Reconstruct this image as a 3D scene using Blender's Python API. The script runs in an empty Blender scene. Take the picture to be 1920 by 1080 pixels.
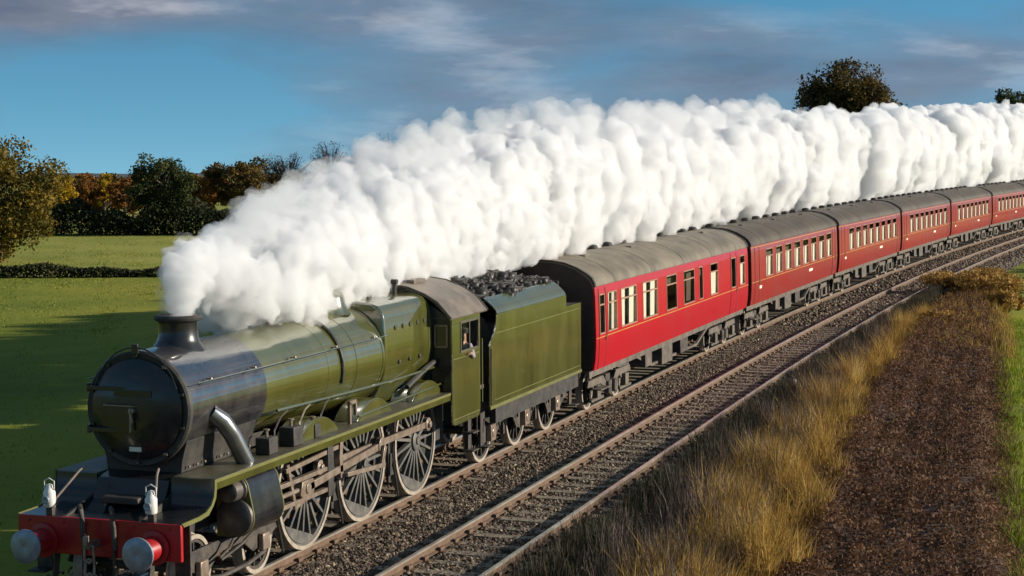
import bpy, bmesh, math, random
import numpy as np
from mathutils import Vector, Matrix, noise as mnoise
R = math.radians
sc = bpy.context.scene
col = sc.collection
rng = np.random.default_rng(7)
random.seed(7)

# ------------------------------------------------------------------ camera
yaw, pitch, roll = -0.324113, -0.076394, -0.004726
cy_, sy_, cp_, sp_ = math.cos(yaw), math.sin(yaw), math.cos(pitch), math.sin(pitch)
F = Vector((sy_*cp_, cy_*cp_, sp_)); Rt = Vector((cy_, -sy_, 0)); Up = Rt.cross(F)
Rr = Rt*math.cos(roll) + Up*math.sin(roll); Ur = -Rt*math.sin(roll) + Up*math.cos(roll)
cam_d = bpy.data.cameras.new('camera'); cam = bpy.data.objects.new('camera', cam_d); col.objects.link(cam)
M4 = Matrix.Identity(4)
for i in range(3):
    M4[i][0], M4[i][1], M4[i][2] = Rr[i], Ur[i], -F[i]
M4[0][3], M4[1][3], M4[2][3] = 13.098, -20.609, 6.411
cam.matrix_world = M4
cam_d.sensor_width = 36; cam_d.lens = 36*3336.94/1920; cam_d.clip_start = 0.5; cam_d.clip_end = 20000
sc.camera = cam

# ------------------------------------------------------------------ sky, sun, exposure
SUN_AZ, SUN_EL = R(68.0), R(17.0)          # azimuth from +Y towards +X
world = bpy.data.worlds.new('World'); sc.world = world; world.use_nodes = True
def build_world():
    nt = world.node_tree; nt.nodes.clear(); N = nt.nodes.new; L = nt.links.new
    out = N('ShaderNodeOutputWorld'); tc = N('ShaderNodeTexCoord')
    mp = N('ShaderNodeMapping'); mp.inputs['Scale'].default_value = (1, 1, 2.6); mp.inputs['Location'].default_value = (0, 0, 0.21)
    nm = N('ShaderNodeVectorMath'); nm.operation = 'NORMALIZE'
    L(tc.outputs['Generated'], mp.inputs['Vector']); L(mp.outputs[0], nm.inputs[0])
    sky = N('ShaderNodeTexSky'); sky.sky_type = 'NISHITA'; sky.sun_disc = False
    sky.sun_elevation = SUN_EL; sky.sun_rotation = SUN_AZ; sky.air_density = 1.0; sky.dust_density = 0.15; sky.ozone_density = 2.5
    L(nm.outputs[0], sky.inputs['Vector'])
    hs = N('ShaderNodeHueSaturation'); hs.inputs['Saturation'].default_value = 1.20; hs.inputs['Hue'].default_value = 0.478
    L(sky.outputs[0], hs.inputs['Color'])
    bg = N('ShaderNodeBackground'); bg.inputs['Strength'].default_value = 0.12
    L(hs.outputs[0], bg.inputs['Color'])
    dv = tc
    def nz(scale, loc, detail, rough):
        m = N('ShaderNodeMapping'); m.inputs['Location'].default_value = loc; m.inputs['Scale'].default_value = (2.8, 2.8, 12)
        L(dv.outputs['Generated'], m.inputs['Vector'])
        t = N('ShaderNodeTexNoise'); t.inputs['Scale'].default_value = scale; t.inputs['Detail'].default_value = detail
        t.inputs['Roughness'].default_value = rough; t.inputs['Distortion'].default_value = 0.15
        L(m.outputs[0], t.inputs['Vector']); return t
    def ramp(sock, stops):
        r = N('ShaderNodeValToRGB'); e = r.color_ramp.elements
        while len(e) < len(stops): e.new(0.5)
        for k, (p, c) in enumerate(stops): e[k].position = p; e[k].color = (*c, 1) if len(c) == 3 else c
        L(sock, r.inputs[0]); return r
    n1 = nz(0.9, (2.2, 8.1, 0.72), 6, 0.48); n2 = nz(2.0, (9.3, 4.2, 0), 6, 0.6)
    mask = ramp(n1.outputs['Fac'], [(0.43, (0, 0, 0)), (0.60, (0.90,)*3)])
    tint = ramp(n2.outputs['Fac'], [(0.38, (0.098, 0.115, 0.165)), (0.56, (0.165, 0.178, 0.23)), (0.72, (0.46, 0.46, 0.50))])
    bg2 = N('ShaderNodeBackground'); L(tint.outputs[0], bg2.inputs['Color']); bg2.inputs['Strength'].default_value = 1.0
    mx = N('ShaderNodeMixShader'); L(mask.outputs[0], mx.inputs[0]); L(bg.outputs[0], mx.inputs[1]); L(bg2.outputs[0], mx.inputs[2])
    L(mx.outputs[0], out.inputs['Surface'])
build_world()
sun_d = bpy.data.lights.new('sun', 'SUN'); sun_d.energy = 5.0; sun_d.angle = R(0.53); sun_d.color = (1.0, 0.91, 0.77)
sun = bpy.data.objects.new('sun', sun_d); col.objects.link(sun)
sdir = Vector((math.sin(SUN_AZ)*math.cos(SUN_EL), math.cos(SUN_AZ)*math.cos(SUN_EL), math.sin(SUN_EL)))
sun.rotation_euler = sdir.to_track_quat('Z', 'Y').to_euler()
vs = sc.view_settings; vs.view_transform = 'Standard'; vs.look = 'None'; vs.gamma = 1; vs.exposure = 0.35; vs.use_curve_mapping = False
cyc = sc.cycles; cyc.use_denoising = True; cyc.max_bounces = 14; cyc.volume_bounces = 12; cyc.diffuse_bounces = 3
cyc.glossy_bounces = 3; cyc.transparent_max_bounces = 12; cyc.transmission_bounces = 3; cyc.caustics_reflective = False; cyc.caustics_refractive = False
cyc.sample_clamp_indirect = 6

# ------------------------------------------------------------------ materials
MATS = {}
def mat(name, base, rough=0.5, metal=0.0, var=None, vscale=3.0, vdetail=5, bump=0.0, bscale=20, coat=0.0, spec=0.5, stops=None, rvar=0.0, stretch=(1,1,1), trans=0.0):
    """Procedural material: noise between base and var (or a ramp of stops), optional bump, roughness noise."""
    if name in MATS: return MATS[name]
    m = bpy.data.materials.new(name); m.use_nodes = True; nt = m.node_tree; N = nt.nodes.new; L = nt.links.new
    p = nt.nodes['Principled BSDF']; p.inputs['Roughness'].default_value = rough; p.inputs['Metallic'].default_value = metal
    p.inputs['Specular IOR Level'].default_value = spec; p.inputs['Coat Weight'].default_value = coat; p.inputs['Coat Roughness'].default_value = 0.10 if coat < 0.8 else 0.05; p.inputs['Coat IOR'].default_value = 1.5 if coat < 0.8 else 3.1
    tc = N('ShaderNodeTexCoord'); mp = N('ShaderNodeMapping'); mp.inputs['Scale'].default_value = stretch; L(tc.outputs['Object'], mp.inputs[0])
    t = N('ShaderNodeTexNoise'); t.inputs['Scale'].default_value = vscale; t.inputs['Detail'].default_value = vdetail; t.inputs['Roughness'].default_value = 0.6
    L(mp.outputs[0], t.inputs['Vector'])
    r = N('ShaderNodeValToRGB'); e = r.color_ramp.elements
    if not stops: stops = [(0.35, base), (0.65, var or tuple(c*0.75 for c in base))]
    while len(e) < len(stops): e.new(0.5)
    for k, (pos, c) in enumerate(stops): e[k].position = pos; e[k].color = (*c, 1)
    L(t.outputs['Fac'], r.inputs[0]); L(r.outputs[0], p.inputs['Base Color'])
    if rvar:
        mr = N('ShaderNodeMapRange'); mr.inputs['To Min'].default_value = max(0.02, rough-rvar); mr.inputs['To Max'].default_value = rough+rvar
        mr.inputs['From Min'].default_value = 0.3; mr.inputs['From Max'].default_value = 0.7
        L(t.outputs['Fac'], mr.inputs['Value']); L(mr.outputs[0], p.inputs['Roughness'])
    if bump:
        t2 = N('ShaderNodeTexNoise'); t2.inputs['Scale'].default_value = bscale; t2.inputs['Detail'].default_value = 4; L(mp.outputs[0], t2.inputs['Vector'])
        b = N('ShaderNodeBump'); b.inputs['Strength'].default_value = bump; b.inputs['Distance'].default_value = 0.05
        L(t2.outputs['Fac'], b.inputs['Height']); L(b.outputs[0], p.inputs['Normal'])
    if trans:
        tr = N('ShaderNodeBsdfTranslucent'); L(r.outputs[0], tr.inputs['Color'])
        mx = N('ShaderNodeMixShader'); mx.inputs[0].default_value = trans
        L(p.outputs[0], mx.inputs[1]); L(tr.outputs[0], mx.inputs[2]); L(mx.outputs[0], nt.nodes['Material Output'].inputs['Surface'])
    MATS[name] = m; return m
GREEN = mat('locomotive green paint', (0.1,)*3, 0.32, stops=[(0.30, (0.058, 0.060, 0.013)), (0.48, (0.075, 0.077, 0.011)), (0.68, (0.092, 0.092, 0.013))], vscale=1.3, vdetail=8, stretch=(1, 1.6, 0.45), coat=0.9, rvar=0.07, bump=0.03, bscale=2.5)
GREENL = mat('lining cream green', (0.155, 0.15, 0.04), 0.5)
BLACK = mat('gloss black paint', (0.010, 0.011, 0.014), 0.30, var=(0.018, 0.017, 0.016), vscale=3, coat=0.5, rvar=0.08, bump=0.03, bscale=3)
SOOT = mat('sooty black', (0.020, 0.019, 0.018), 0.6, var=(0.055, 0.048, 0.040), vscale=4, bump=0.15, bscale=14)
SMOKEB = mat('smokebox graphite', (0.020, 0.020, 0.025), 0.34, var=(0.046, 0.043, 0.040), vscale=2.5, coat=0.9, rvar=0.1, bump=0.06, bscale=5)
GRIME = mat('grimy frame', (0.026, 0.022, 0.020), 0.65, var=(0.085, 0.068, 0.052), vscale=5, bump=0.2, bscale=20)
PLATE = mat('running plate', (0.055, 0.052, 0.030), 0.45, var=(0.11, 0.095, 0.06), vscale=3, bump=0.05)
RED = mat('buffer beam red', (0.42, 0.010, 0.012), 0.42, var=(0.33, 0.008, 0.010), vscale=4, coat=0.2)
STEEL = mat('oily steel', (0.36, 0.285, 0.225), 0.36, metal=0.4, var=(0.22, 0.165, 0.125), vscale=6, bump=0.05)
PIPE = mat('polished dark pipe', (0.34, 0.34, 0.35), 0.24, metal=0.8, var=(0.24, 0.24, 0.25), vscale=3)
DSTEEL = mat('dull dark steel', (0.075, 0.068, 0.062), 0.42, metal=0.3, var=(0.14, 0.12, 0.10), vscale=6, bump=0.08)
SPOKE = mat('wheel grey', (0.075, 0.075, 0.072), 0.5, var=(0.16, 0.15, 0.13), vscale=5, coat=0.2)
TYRE = mat('tyre steel', (0.50, 0.44, 0.36), 0.42, metal=0.2, var=(0.36, 0.30, 0.24), vscale=7)
BUFF = mat('polished buffer', (0.36, 0.40, 0.46), 0.42, metal=0.6, var=(0.25, 0.28, 0.32), vscale=8)
COPPER = mat('copper pipe', (0.55, 0.24, 0.10), 0.35, metal=0.8)
ROOFM = mat('cab roof grime', (0.22, 0.18, 0.14), 0.45, var=(0.12, 0.098, 0.08), vscale=2.5, bump=0.08, bscale=8)
CROOF = mat('coach roof grey', (0.205, 0.17, 0.12), 0.55, var=(0.10, 0.083, 0.058), vscale=1.3, bump=0.1, bscale=6)
CRIM = mat('coach maroon', (0.47, 0.008, 0.017), 0.34, var=(0.40, 0.008, 0.015), vscale=0.9, coat=0.25, rvar=0.06, bump=0.02, bscale=1.5)
CRIMF = mat('coach maroon weathered', (0.34, 0.026, 0.018), 0.38, var=(0.25, 0.022, 0.016), vscale=0.9, coat=0.3, rvar=0.08, bump=0.03, bscale=1.5)
CROOF2 = mat('coach roof sooted', (0.085, 0.064, 0.039), 0.6, var=(0.045, 0.035, 0.024), vscale=0.8, bump=0.1, bscale=6)
ENDM = mat('coach end black', (0.030, 0.020, 0.018), 0.6, var=(0.05, 0.03, 0.026), vscale=4)
CREAM = mat('curtain cream', (0.86, 0.80, 0.66), 0.8, var=(0.78, 0.71, 0.56), vscale=3, stretch=(1, 9, 0.3))
FRAMEM = mat('window frame', (0.42, 0.25, 0.17), 0.4)
INTER = mat('coach interior', (0.10, 0.075, 0.05), 0.7)
WHITE = mat('white enamel', (0.80, 0.78, 0.72), 0.3, var=(0.68, 0.66, 0.60), coat=0.3)
COALM = mat('coal', (0.014, 0.013, 0.013), 0.45, var=(0.05, 0.042, 0.035), vscale=6)
RAILT = mat('rail head worn', (0.66, 0.60, 0.52), 0.28, metal=0.6, var=(0.45, 0.37, 0.28), vscale=2)
RUST = mat('rail rust', (0.105, 0.062, 0.038), 0.8, var=(0.16, 0.10, 0.06), vscale=5, bump=0.2)
SLEEP = mat('weathered sleeper', (0.30, 0.25, 0.18), 0.85, var=(0.17, 0.135, 0.10), vscale=7, bump=0.4, bscale=30, stretch=(0.4, 2, 2))
STONE = mat('ballast stone', (0.2,)*3, 0.85, vscale=9, vdetail=2, stops=[(0.36, (0.040, 0.026, 0.019)), (0.47, (0.098, 0.066, 0.044)), (0.57, (0.18, 0.130, 0.086)), (0.70, (0.38, 0.31, 0.22))])
BALB = mat('ballast bed', (0.06, 0.045, 0.034), 0.9, var=(0.11, 0.085, 0.062), vscale=14, bump=1.0, bscale=30)

def glass_mat():
    m = bpy.data.materials.new('window glass'); m.use_nodes = True; nt = m.node_tree; nt.nodes.clear(); N = nt.nodes.new; L = nt.links.new
    o = N('ShaderNodeOutputMaterial'); t = N('ShaderNodeBsdfTransparent'); g = N('ShaderNodeBsdfGlossy'); g.inputs['Roughness'].default_value = 0.05
    t.inputs['Color'].default_value = (0.97, 0.97, 0.96, 1); f = N('ShaderNodeMath'); f.inputs[0].default_value = 0.07; f.inputs[1].default_value = 0.0
    mx = N('ShaderNodeMixShader'); L(f.outputs[0], mx.inputs[0]); L(t.outputs[0], mx.inputs[1]); L(g.outputs[0], mx.inputs[2]); L(mx.outputs[0], o.inputs['Surface'])
    return m
GLASS = glass_mat()

# ------------------------------------------------------------------ object helpers
def tag(o, label=None, cat=None, group=None, kind=None):
    if label: o['label'] = label
    if cat: o['category'] = cat
    if group: o['group'] = group
    if kind: o['kind'] = kind
    return o
def empty(name, loc=(0, 0, 0), rz=0, parent=None):
    o = bpy.data.objects.new(name, None); col.objects.link(o); o.location = loc; o.rotation_euler = (0, 0, rz); o.parent = parent
    o.empty_display_size = 0.2; return o
def link(name, me, m, parent=None, loc=(0, 0, 0)):
    o = bpy.data.objects.new(name, me); col.objects.link(o); o.parent = parent; o.location = loc
    if m and not me.materials: me.materials.append(m)
    return o
def copy_tree(o, parent=None):
    c = o.copy(); col.objects.link(c); c.parent = parent
    for ch in list(o.children): copy_tree(ch, c)
    return c
class MB:
    def __init__(s): s.v = []; s.f = []
    def add(s, vs, fs):
        n = len(s.v); s.v += [tuple(v) for v in vs]; s.f += [tuple(i+n for i in f) for f in fs]; return s
    def box(s, x0, x1, y0, y1, z0, z1):
        return s.add([(x, y, z) for x in (x0, x1) for y in (y0, y1) for z in (z0, z1)],
                     [(0, 1, 3, 2), (4, 6, 7, 5), (0, 4, 5, 1), (2, 3, 7, 6), (0, 2, 6, 4), (1, 5, 7, 3)])
    def prism(s, poly, axis, a, b):
        """poly = 2D points; axis 0: (y,z) along x, 1: (x,z) along y, 2: (x,y) along z"""
        n = len(poly)
        def P(p, t): return (t, p[0], p[1]) if axis == 0 else ((p[0], t, p[1]) if axis == 1 else (p[0], p[1], t))
        vs = [P(p, a) for p in poly] + [P(p, b) for p in poly]
        return s.add(vs, [tuple(range(n))[::-1], tuple(range(n, 2*n))] + [(i, (i+1) % n, n+(i+1) % n, n+i) for i in range(n)])
    def lathe(s, prof, axis, c, n=32):
        """prof = (t, r) along axis from point c"""
        vs = []; fs = []
        for (t, r) in prof:
            for k in range(n):
                a = 2*math.pi*k/n; u, w = r*math.cos(a), r*math.sin(a)
                vs.append((c[0]+t, c[1]+u, c[2]+w) if axis == 0 else ((c[0]+u, c[1]+t, c[2]+w) if axis == 1 else (c[0]+u, c[1]+w, c[2]+t)))
        for i in range(len(prof)-1):
            for k in range(n):
                fs.append((i*n+k, i*n+(k+1) % n, (i+1)*n+(k+1) % n, (i+1)*n+k))
        if prof[0][1] > 1e-4: fs.append(tuple(range(n))[::-1])
        if prof[-1][1] > 1e-4: fs.append(tuple((len(prof)-1)*n+k for k in range(n)))
        return s.add(vs, fs)
    def tube(s, path, rad, n=8):
        path = [Vector(p) for p in path]; rad = rad if isinstance(rad, (list, tuple)) else [rad]*len(path)
        vs = []; fs = []
        for i, p in enumerate(path):
            d = (path[min(i+1, len(path)-1)] - path[max(i-1, 0)]).normalized()
            a = d.cross(Vector((0.13, 0.31, 0.94))); a = a if a.length > 1e-3 else d.cross(Vector((1, 0, 0))); a.normalize(); b = d.cross(a)
            for k in range(n):
                t = 2*math.pi*k/n; vs.append(p + (a*math.cos(t) + b*math.sin(t))*rad[i])
        for i in range(len(path)-1):
            for k in range(n): fs.append((i*n+k, i*n+(k+1) % n, (i+1)*n+(k+1) % n, (i+1)*n+k))
        fs += [tuple(range(n))[::-1], tuple((len(path)-1)*n+k for k in range(n))]
        return s.add(vs, fs)
    def bar(s, p, q, w, h):
        """rectangular bar from p to q; w across x, h in the plane"""
        p, q = Vector(p), Vector(q); d = (q-p).normalized(); a = Vector((1, 0, 0)); b = d.cross(a)
        if b.length < 1e-3: a = Vector((0, 1, 0)); b = d.cross(a)
        b.normalize(); a = b.cross(d)
        vs = [c + a*i*w/2 + b*j*h/2 for c in (p, q) for i, j in ((-1, -1), (1, -1), (1, 1), (-1, 1))]
        return s.add(vs, [(3, 2, 1, 0), (4, 5, 6, 7)] + [(i, (i+1) % 4, 4+(i+1) % 4, 4+i) for i in range(4)])
    def mesh(s, name, smooth=True, ang=35):
        me = bpy.data.meshes.new(name); me.from_pydata(s.v, [], s.f)
        bm = bmesh.new(); bm.from_mesh(me); bmesh.ops.recalc_face_normals(bm, faces=bm.faces); bm.to_mesh(me); bm.free()
        if smooth:
            me.shade_smooth(); me.set_sharp_from_angle(angle=R(ang))
        me.update(); return me
    def build(s, name, m, parent=None, bev=0, loc=(0, 0, 0), smooth=True, ang=35):
        o = link(name, s.mesh(name, smooth, ang), m, parent, loc)
        if bev:
            md = o.modifiers.new('bevel', 'BEVEL'); md.width = bev; md.segments = 2; md.limit_method = 'ANGLE'; md.angle_limit = R(40)
        return o
def arr_mesh(name, V, Fc, mat_=None):
    """V (n,3) and Fc (m,k) numpy arrays"""
    me = bpy.data.meshes.new(name); n, (m, k) = len(V), Fc.shape
    me.vertices.add(n); me.vertices.foreach_set('co', np.ascontiguousarray(V, np.float32).ravel())
    me.loops.add(m*k); me.loops.foreach_set('vertex_index', np.ascontiguousarray(Fc, np.int32).ravel())
    me.polygons.add(m); me.polygons.foreach_set('loop_start', np.arange(0, m*k, k, dtype=np.int32))
    me.update(calc_edges=True); me.validate()
    if mat_: me.materials.append(mat_)
    return me
def leaf_quads(C, size, up=0.0):
    """a randomly turned leaf-shaped quad at each centre"""
    n = len(C); d = rng.normal(size=(n, 3)); d[:, 2] += up; d /= np.linalg.norm(d, axis=1)[:, None]
    e = rng.normal(size=(n, 3)); a = np.cross(d, e); a /= np.linalg.norm(a, axis=1)[:, None]; b = np.cross(d, a)
    s = (size*rng.uniform(0.6, 1.3, n))[:, None]
    V = np.stack([C-a*s, C-b*s*0.55, C+a*s, C+b*s*0.55], 1).reshape(-1, 3)
    return V, np.arange(4*n).reshape(n, 4)

# ------------------------------------------------------------------ the line of the track
Y0, RAD = 22.0, 1000.0
def cx(y): return np.where(np.asarray(y) < Y0, 0.0, (np.asarray(y)-Y0)**2/(2*RAD))
def head(y): return 0.0 if y < Y0 else -(y-Y0)/RAD       # rotation about z
def sweep(prof, ys, name, m, parent=None, closed=True, kind=None, off=0.0):
    """profile (x,z) carried along the track"""
    ys = np.asarray(ys, float); n = len(prof); V = []
    for y in ys:
        h = (y-Y0)/RAD if y > Y0 else 0; c, s = math.cos(h), math.sin(h); x0 = float(cx(y))
        V += [(x0+(p[0]+off)*c, y-(p[0]+off)*s, p[1]) for p in prof]
    Fc = []
    for i in range(len(ys)-1):
        for k in range(n if closed else n-1):
            Fc.append((i*n+k, i*n+(k+1) % n, (i+1)*n+(k+1) % n, (i+1)*n+k))
    b = MB(); b.v = V; b.f = Fc
    if closed: b.f += [tuple(range(n))[::-1], tuple((len(ys)-1)*n+k for k in range(n))]
    return b.build(name, m, parent, ang=30)

# ------------------------------------------------------------------ ground
def fbm(x, y, s): return mnoise.fractal(Vector((x*s, y*s, 0.3)), 1.0, 2.0, 4)
def ground_z(x, y):
    d = x - float(cx(y)); r = math.hypot(x, y)
    if d < 1.9: z = -0.62 - 0.50*min(1, max(0, (-2.6-d)/1.6)) if d < -2.6 else -0.62
    else: z = -0.62 + 0.34*math.exp(-((d-6.9)/1.3)**2)
    z += 0.10*fbm(x, y, 0.07)*min(1, max(0, abs(d-1.9)-4)/4)
    if r > 150: z -= 0.0118*(r-150)                     # the land falls away to a lower plain
    return z
def make_ground():
    rr = np.concatenate([np.linspace(0, 60, 49)[1:], np.geomspace(64, 9000, 46)]); na = 200
    V = [(3.0, 10.0, ground_z(3, 10))]; Fc = []
    for r in rr:
        for k in range(na):
            a = 2*math.pi*k/na; x, y = 3+r*math.cos(a), 10+r*math.sin(a); V.append((x, y, ground_z(x, y)))
    for k in range(na): Fc.append((0, 1+k, 1+(k+1) % na))
    for i in range(len(rr)-1):
        for k in range(na): Fc.append((1+i*na+k, 1+(i+1)*na+k, 1+(i+1)*na+(k+1) % na, 1+i*na+(k+1) % na))
    b = MB(); b.v = V; b.f = Fc
    m = mat('pasture grass', (0.1,)*3, 0.9, vscale=0.05, vdetail=9, stops=[(0.36, (0.115, 0.155, 0.016)), (0.50, (0.205, 0.225, 0.025)), (0.64, (0.31, 0.28, 0.038))], bump=0.9, bscale=2.2, spec=0.15)
    nt = m.node_tree; p = nt.nodes['Principled BSDF']; src = p.inputs['Base Color'].links[0].from_socket; N = nt.nodes.new; L = nt.links.new
    tc = N('ShaderNodeTexCoord'); dt = N('ShaderNodeVectorMath'); dt.operation = 'DOT_PRODUCT'; dt.inputs[1].default_value = (-0.427, 0.904, 0); L(tc.outputs['Object'], dt.inputs[0])
    mr = N('ShaderNodeMapRange'); mr.inputs['From Min'].default_value = 86.4; mr.inputs['From Max'].default_value = 87.0; L(dt.outputs['Value'], mr.inputs['Value'])   # the field beyond the hedge is a paler crop
    n = N('ShaderNodeTexNoise'); n.inputs['Scale'].default_value = 0.12; n.inputs['Detail'].default_value = 8; L(tc.outputs['Object'], n.inputs['Vector'])
    r = N('ShaderNodeValToRGB'); r.color_ramp.elements[0].position = 0.35; r.color_ramp.elements[0].color = (0.24, 0.26, 0.045, 1); r.color_ramp.elements[1].position = 0.65; r.color_ramp.elements[1].color = (0.36, 0.34, 0.075, 1); L(n.outputs['Fac'], r.inputs[0])
    mx = N('ShaderNodeMix'); mx.data_type = 'RGBA'; L(mr.outputs[0], mx.inputs['Factor']); L(src, mx.inputs['A']); L(r.outputs[0], mx.inputs['B']); L(mx.outputs['Result'], p.inputs['Base Color'])
    o = b.build('ground', m); tag(o, kind='structure'); return o
make_ground()
YS = np.concatenate([np.arange(-26, 60, 2.0), np.arange(60, 330, 5.0)])
tag(sweep([(-3.1, -0.75), (-2.0, -0.215), (5.25, -0.215), (6.1, -0.72)], YS, 'ballast_bed', BALB, closed=False), kind='structure')

# stones
def stones():
    def lay(n, x0, x1, y0, y1, zf, size, p=1.0):
        y = y0 + (y1-y0)*rng.random(n)**p; x = x0 + (x1-x0)*rng.random(n); s = size*rng.uniform(0.55, 1.25, n)
        C = np.stack([x + cx(y), y, zf(x) + s*0.25], 1); return C, s
    def zf(x): return np.where(x > 5.25, -0.215-(x-5.25)*0.594, -0.205)
    sets = [lay(37000, 0.85, 2.62, 1.0, 46, zf, 0.048, 1.6), lay(22000, 2.72, 4.10, 1.0, 46, zf, 0.048, 1.6), lay(9000, 4.22, 5.95, 1.0, 46, zf, 0.05, 1.5),
            lay(11000, 0.85, 5.8, 46, 130, zf, 0.10, 1.4), lay(4000, -2.6, 0.85, -6, 22, zf, 0.05)]
    C = np.concatenate([a for a, _ in sets]); S = np.concatenate([b for _, b in sets]); n = len(C)
    O = np.array([(1, 0, 0), (-1, 0, 0), (0, 1, 0), (0, -1, 0), (0, 0, 1), (0, 0, -1)], float)
    T = np.array([(0, 2, 4), (2, 1, 4), (1, 3, 4), (3, 0, 4), (2, 0, 5), (1, 2, 5), (3, 1, 5), (0, 3, 5)])
    J = O[None]*rng.uniform(0.55, 1.2, (n, 6, 1)) + rng.normal(0, 0.22, (n, 6, 3)); a = rng.uniform(0, 6.28, n)
    X = J[..., 0]*np.cos(a)[:, None]-J[..., 1]*np.sin(a)[:, None]; Yv = J[..., 0]*np.sin(a)[:, None]+J[..., 1]*np.cos(a)[:, None]
    V = C[:, None] + np.stack([X, Yv, J[..., 2]*0.8], -1)*S[:, None, None]
    Fc = (T[None] + (np.arange(n)*6)[:, None, None]).reshape(-1, 3)
    tag(link('ballast_stones', arr_mesh('ballast_stones', V.reshape(-1, 3), Fc), STONE), 'brown and grey crushed stone ballast between and beside the rails', 'ballast', kind='stuff')
stones()

RAILP = [(-0.065, -0.16), (0.065, -0.16), (0.065, -0.148), (0.012, -0.13), (0.010, -0.05), (0.034, -0.038), (0.034, -0.004), (0.028, 0.0), (-0.028, 0.0), (-0.034, -0.004), (-0.034, -0.038), (-0.010, -0.05), (-0.012, -0.13), (-0.065, -0.148)]
HEADP = [(0.0355, -0.030), (0.0355, -0.003), (0.029, 0.0025), (-0.029, 0.0025), (-0.0355, -0.003), (-0.0355, -0.030)]
slm = MB().box(-1.28, 1.28, -0.125, 0.125, -0.30, -0.165).mesh('sleeper'); slm.materials.append(SLEEP)
chm = MB().box(-0.19, 0.19, -0.10, 0.10, -0.166, -0.148).box(-0.10, -0.055, -0.08, 0.08, -0.166, -0.09).box(0.055, 0.10, -0.08, 0.08, -0.166, -0.09).mesh('chair'); chm.materials.append(RUST)
def track(off, y_max, label):
    t = empty('railway_track', (0, 0, 0)); tag(t, kind='structure'); t['label'] = label
    for s in (-1, 1):
        r = sweep(RAILP, YS, 'rail', RUST, t, off=off+s*0.7525); sweep(HEADP, YS, 'rail_head', RAILT, r, off=off+s*0.7525)
    y = -4.0
    while y < y_max:
        sl = link('sleeper', slm, None, t, (float(cx(y))+off*math.cos(head(y)), y+off*math.sin(head(y)), random.uniform(-0.012, 0.004)))
        sl.rotation_euler = (0, 0, head(y)+random.uniform(-0.012, 0.012))
        if y < 45:
            for s in (-1, 1): link('rail_chair', chm, None, sl, (s*0.7525, 0, 0))
        y += 0.70
track(0.0, 60, 'railway track that the train runs on'); track(3.41, 100, 'empty railway track beside the train')

# ------------------------------------------------------------------ wheels
def ring(b, x0, x1, r0, r1, c=(0, 0), n=40):
    """annulus around the x axis"""
    vs = []; fs = []
    for k in range(n):
        a = 2*math.pi*k/n; u, w = math.cos(a), math.sin(a)
        vs += [(x0, c[0]+r0*u, c[1]+r0*w), (x1, c[0]+r0*u, c[1]+r0*w), (x1, c[0]+r1*u, c[1]+r1*w), (x0, c[0]+r1*u, c[1]+r1*w)]
    for k in range(n):
        j = (k+1) % n
        for q in range(4): fs.append((4*k+q, 4*k+(q+1) % 4, 4*j+(q+1) % 4, 4*j+q))
    return b.add(vs, fs)
def wheel_meshes(rad, nsp, hub, spoke_m, ang0=0.0, weight=None):
    """returns meshes for tyre, spokes (rim, hub and spokes) and balance weight; outer face towards +x, centre at origin"""
    t = MB(); ring(t, -0.07, 0.065, rad-0.062, rad, n=48); ring(t, -0.10, -0.07, rad-0.062, rad+0.028, n=48)
    s = MB(); ring(s, -0.05, 0.045, rad-0.115, rad-0.060, n=48); s.lathe([(-0.09, hub), (0.085, hub), (0.10, hub*0.8), (0.10, hub*0.42), (0.125, hub*0.40), (0.13, 0.0)], 0, (0, 0, 0), 20)
    for k in range(nsp):
        a = ang0 + 2*math.pi*k/nsp; d = Vector((0, math.cos(a), math.sin(a))); e = Vector((0, -math.sin(a), math.cos(a))); x = Vector((1, 0, 0))
        p, q = d*hub*0.8, d*(rad-0.10)
        w0, w1, t0, t1 = 0.022*rad+0.010, 0.014*rad+0.007, 0.05, 0.03
        vs = [p-e*w0-x*t0, p+e*w0-x*t0, p+e*w0+x*t0, p-e*w0+x*t0, q-e*w1-x*t1, q+e*w1-x*t1, q+e*w1+x*t1, q-e*w1+x*t1]
        s.add(vs, [(i, (i+1) % 4, 4+(i+1) % 4, 4+i) for i in range(4)])
    wm = None
    if weight is not None:
        w = MB(); n = 14; poly = []
        for k in range(n): a = weight + (k/(n-1)-0.5)*1.35; poly.append(((rad-0.10)*math.cos(a), (rad-0.10)*math.sin(a)))
        wm = w.prism(poly, 0, -0.03, 0.058).mesh('balance_weight')
    tm, sm = t.mesh('tyre'), s.mesh('spokes'); tm.materials.append(TYRE); sm.materials.append(spoke_m)
    if wm: wm.materials.append(spoke_m)
    return tm, sm, wm
def put_wheel(name, ms, parent, x, y, rad, spin=0.0):
    w = empty(name, (x, y, rad), 0, parent); sgn = 1 if x > 0 else -1
    w.rotation_euler = (spin, 0, 0) if sgn > 0 else (spin, 0, math.pi)
    link('tyre', ms[0], None, w); link('spokes', ms[1], None, w)
    if ms[2]: link('balance_weight', ms[2], None, w)
    return w
DRV = wheel_meshes(1.02, 19, 0.19, SPOKE, weight=-1.9)
BOG = wheel_meshes(0.50, 10, 0.13, GRIME)
TEN = wheel_meshes(0.64, 12, 0.15, GRIME)
CCH = wheel_meshes(0.46, 8, 0.14, GRIME)

# ------------------------------------------------------------------ locomotive
loco = empty('steam_locomotive', (0, 0, 0))
tag(loco, 'olive green steam locomotive with black smokebox and red buffer beam, steam pouring from its chimney', 'locomotive')
BC = 2.77                                                   # boiler centre height
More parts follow.
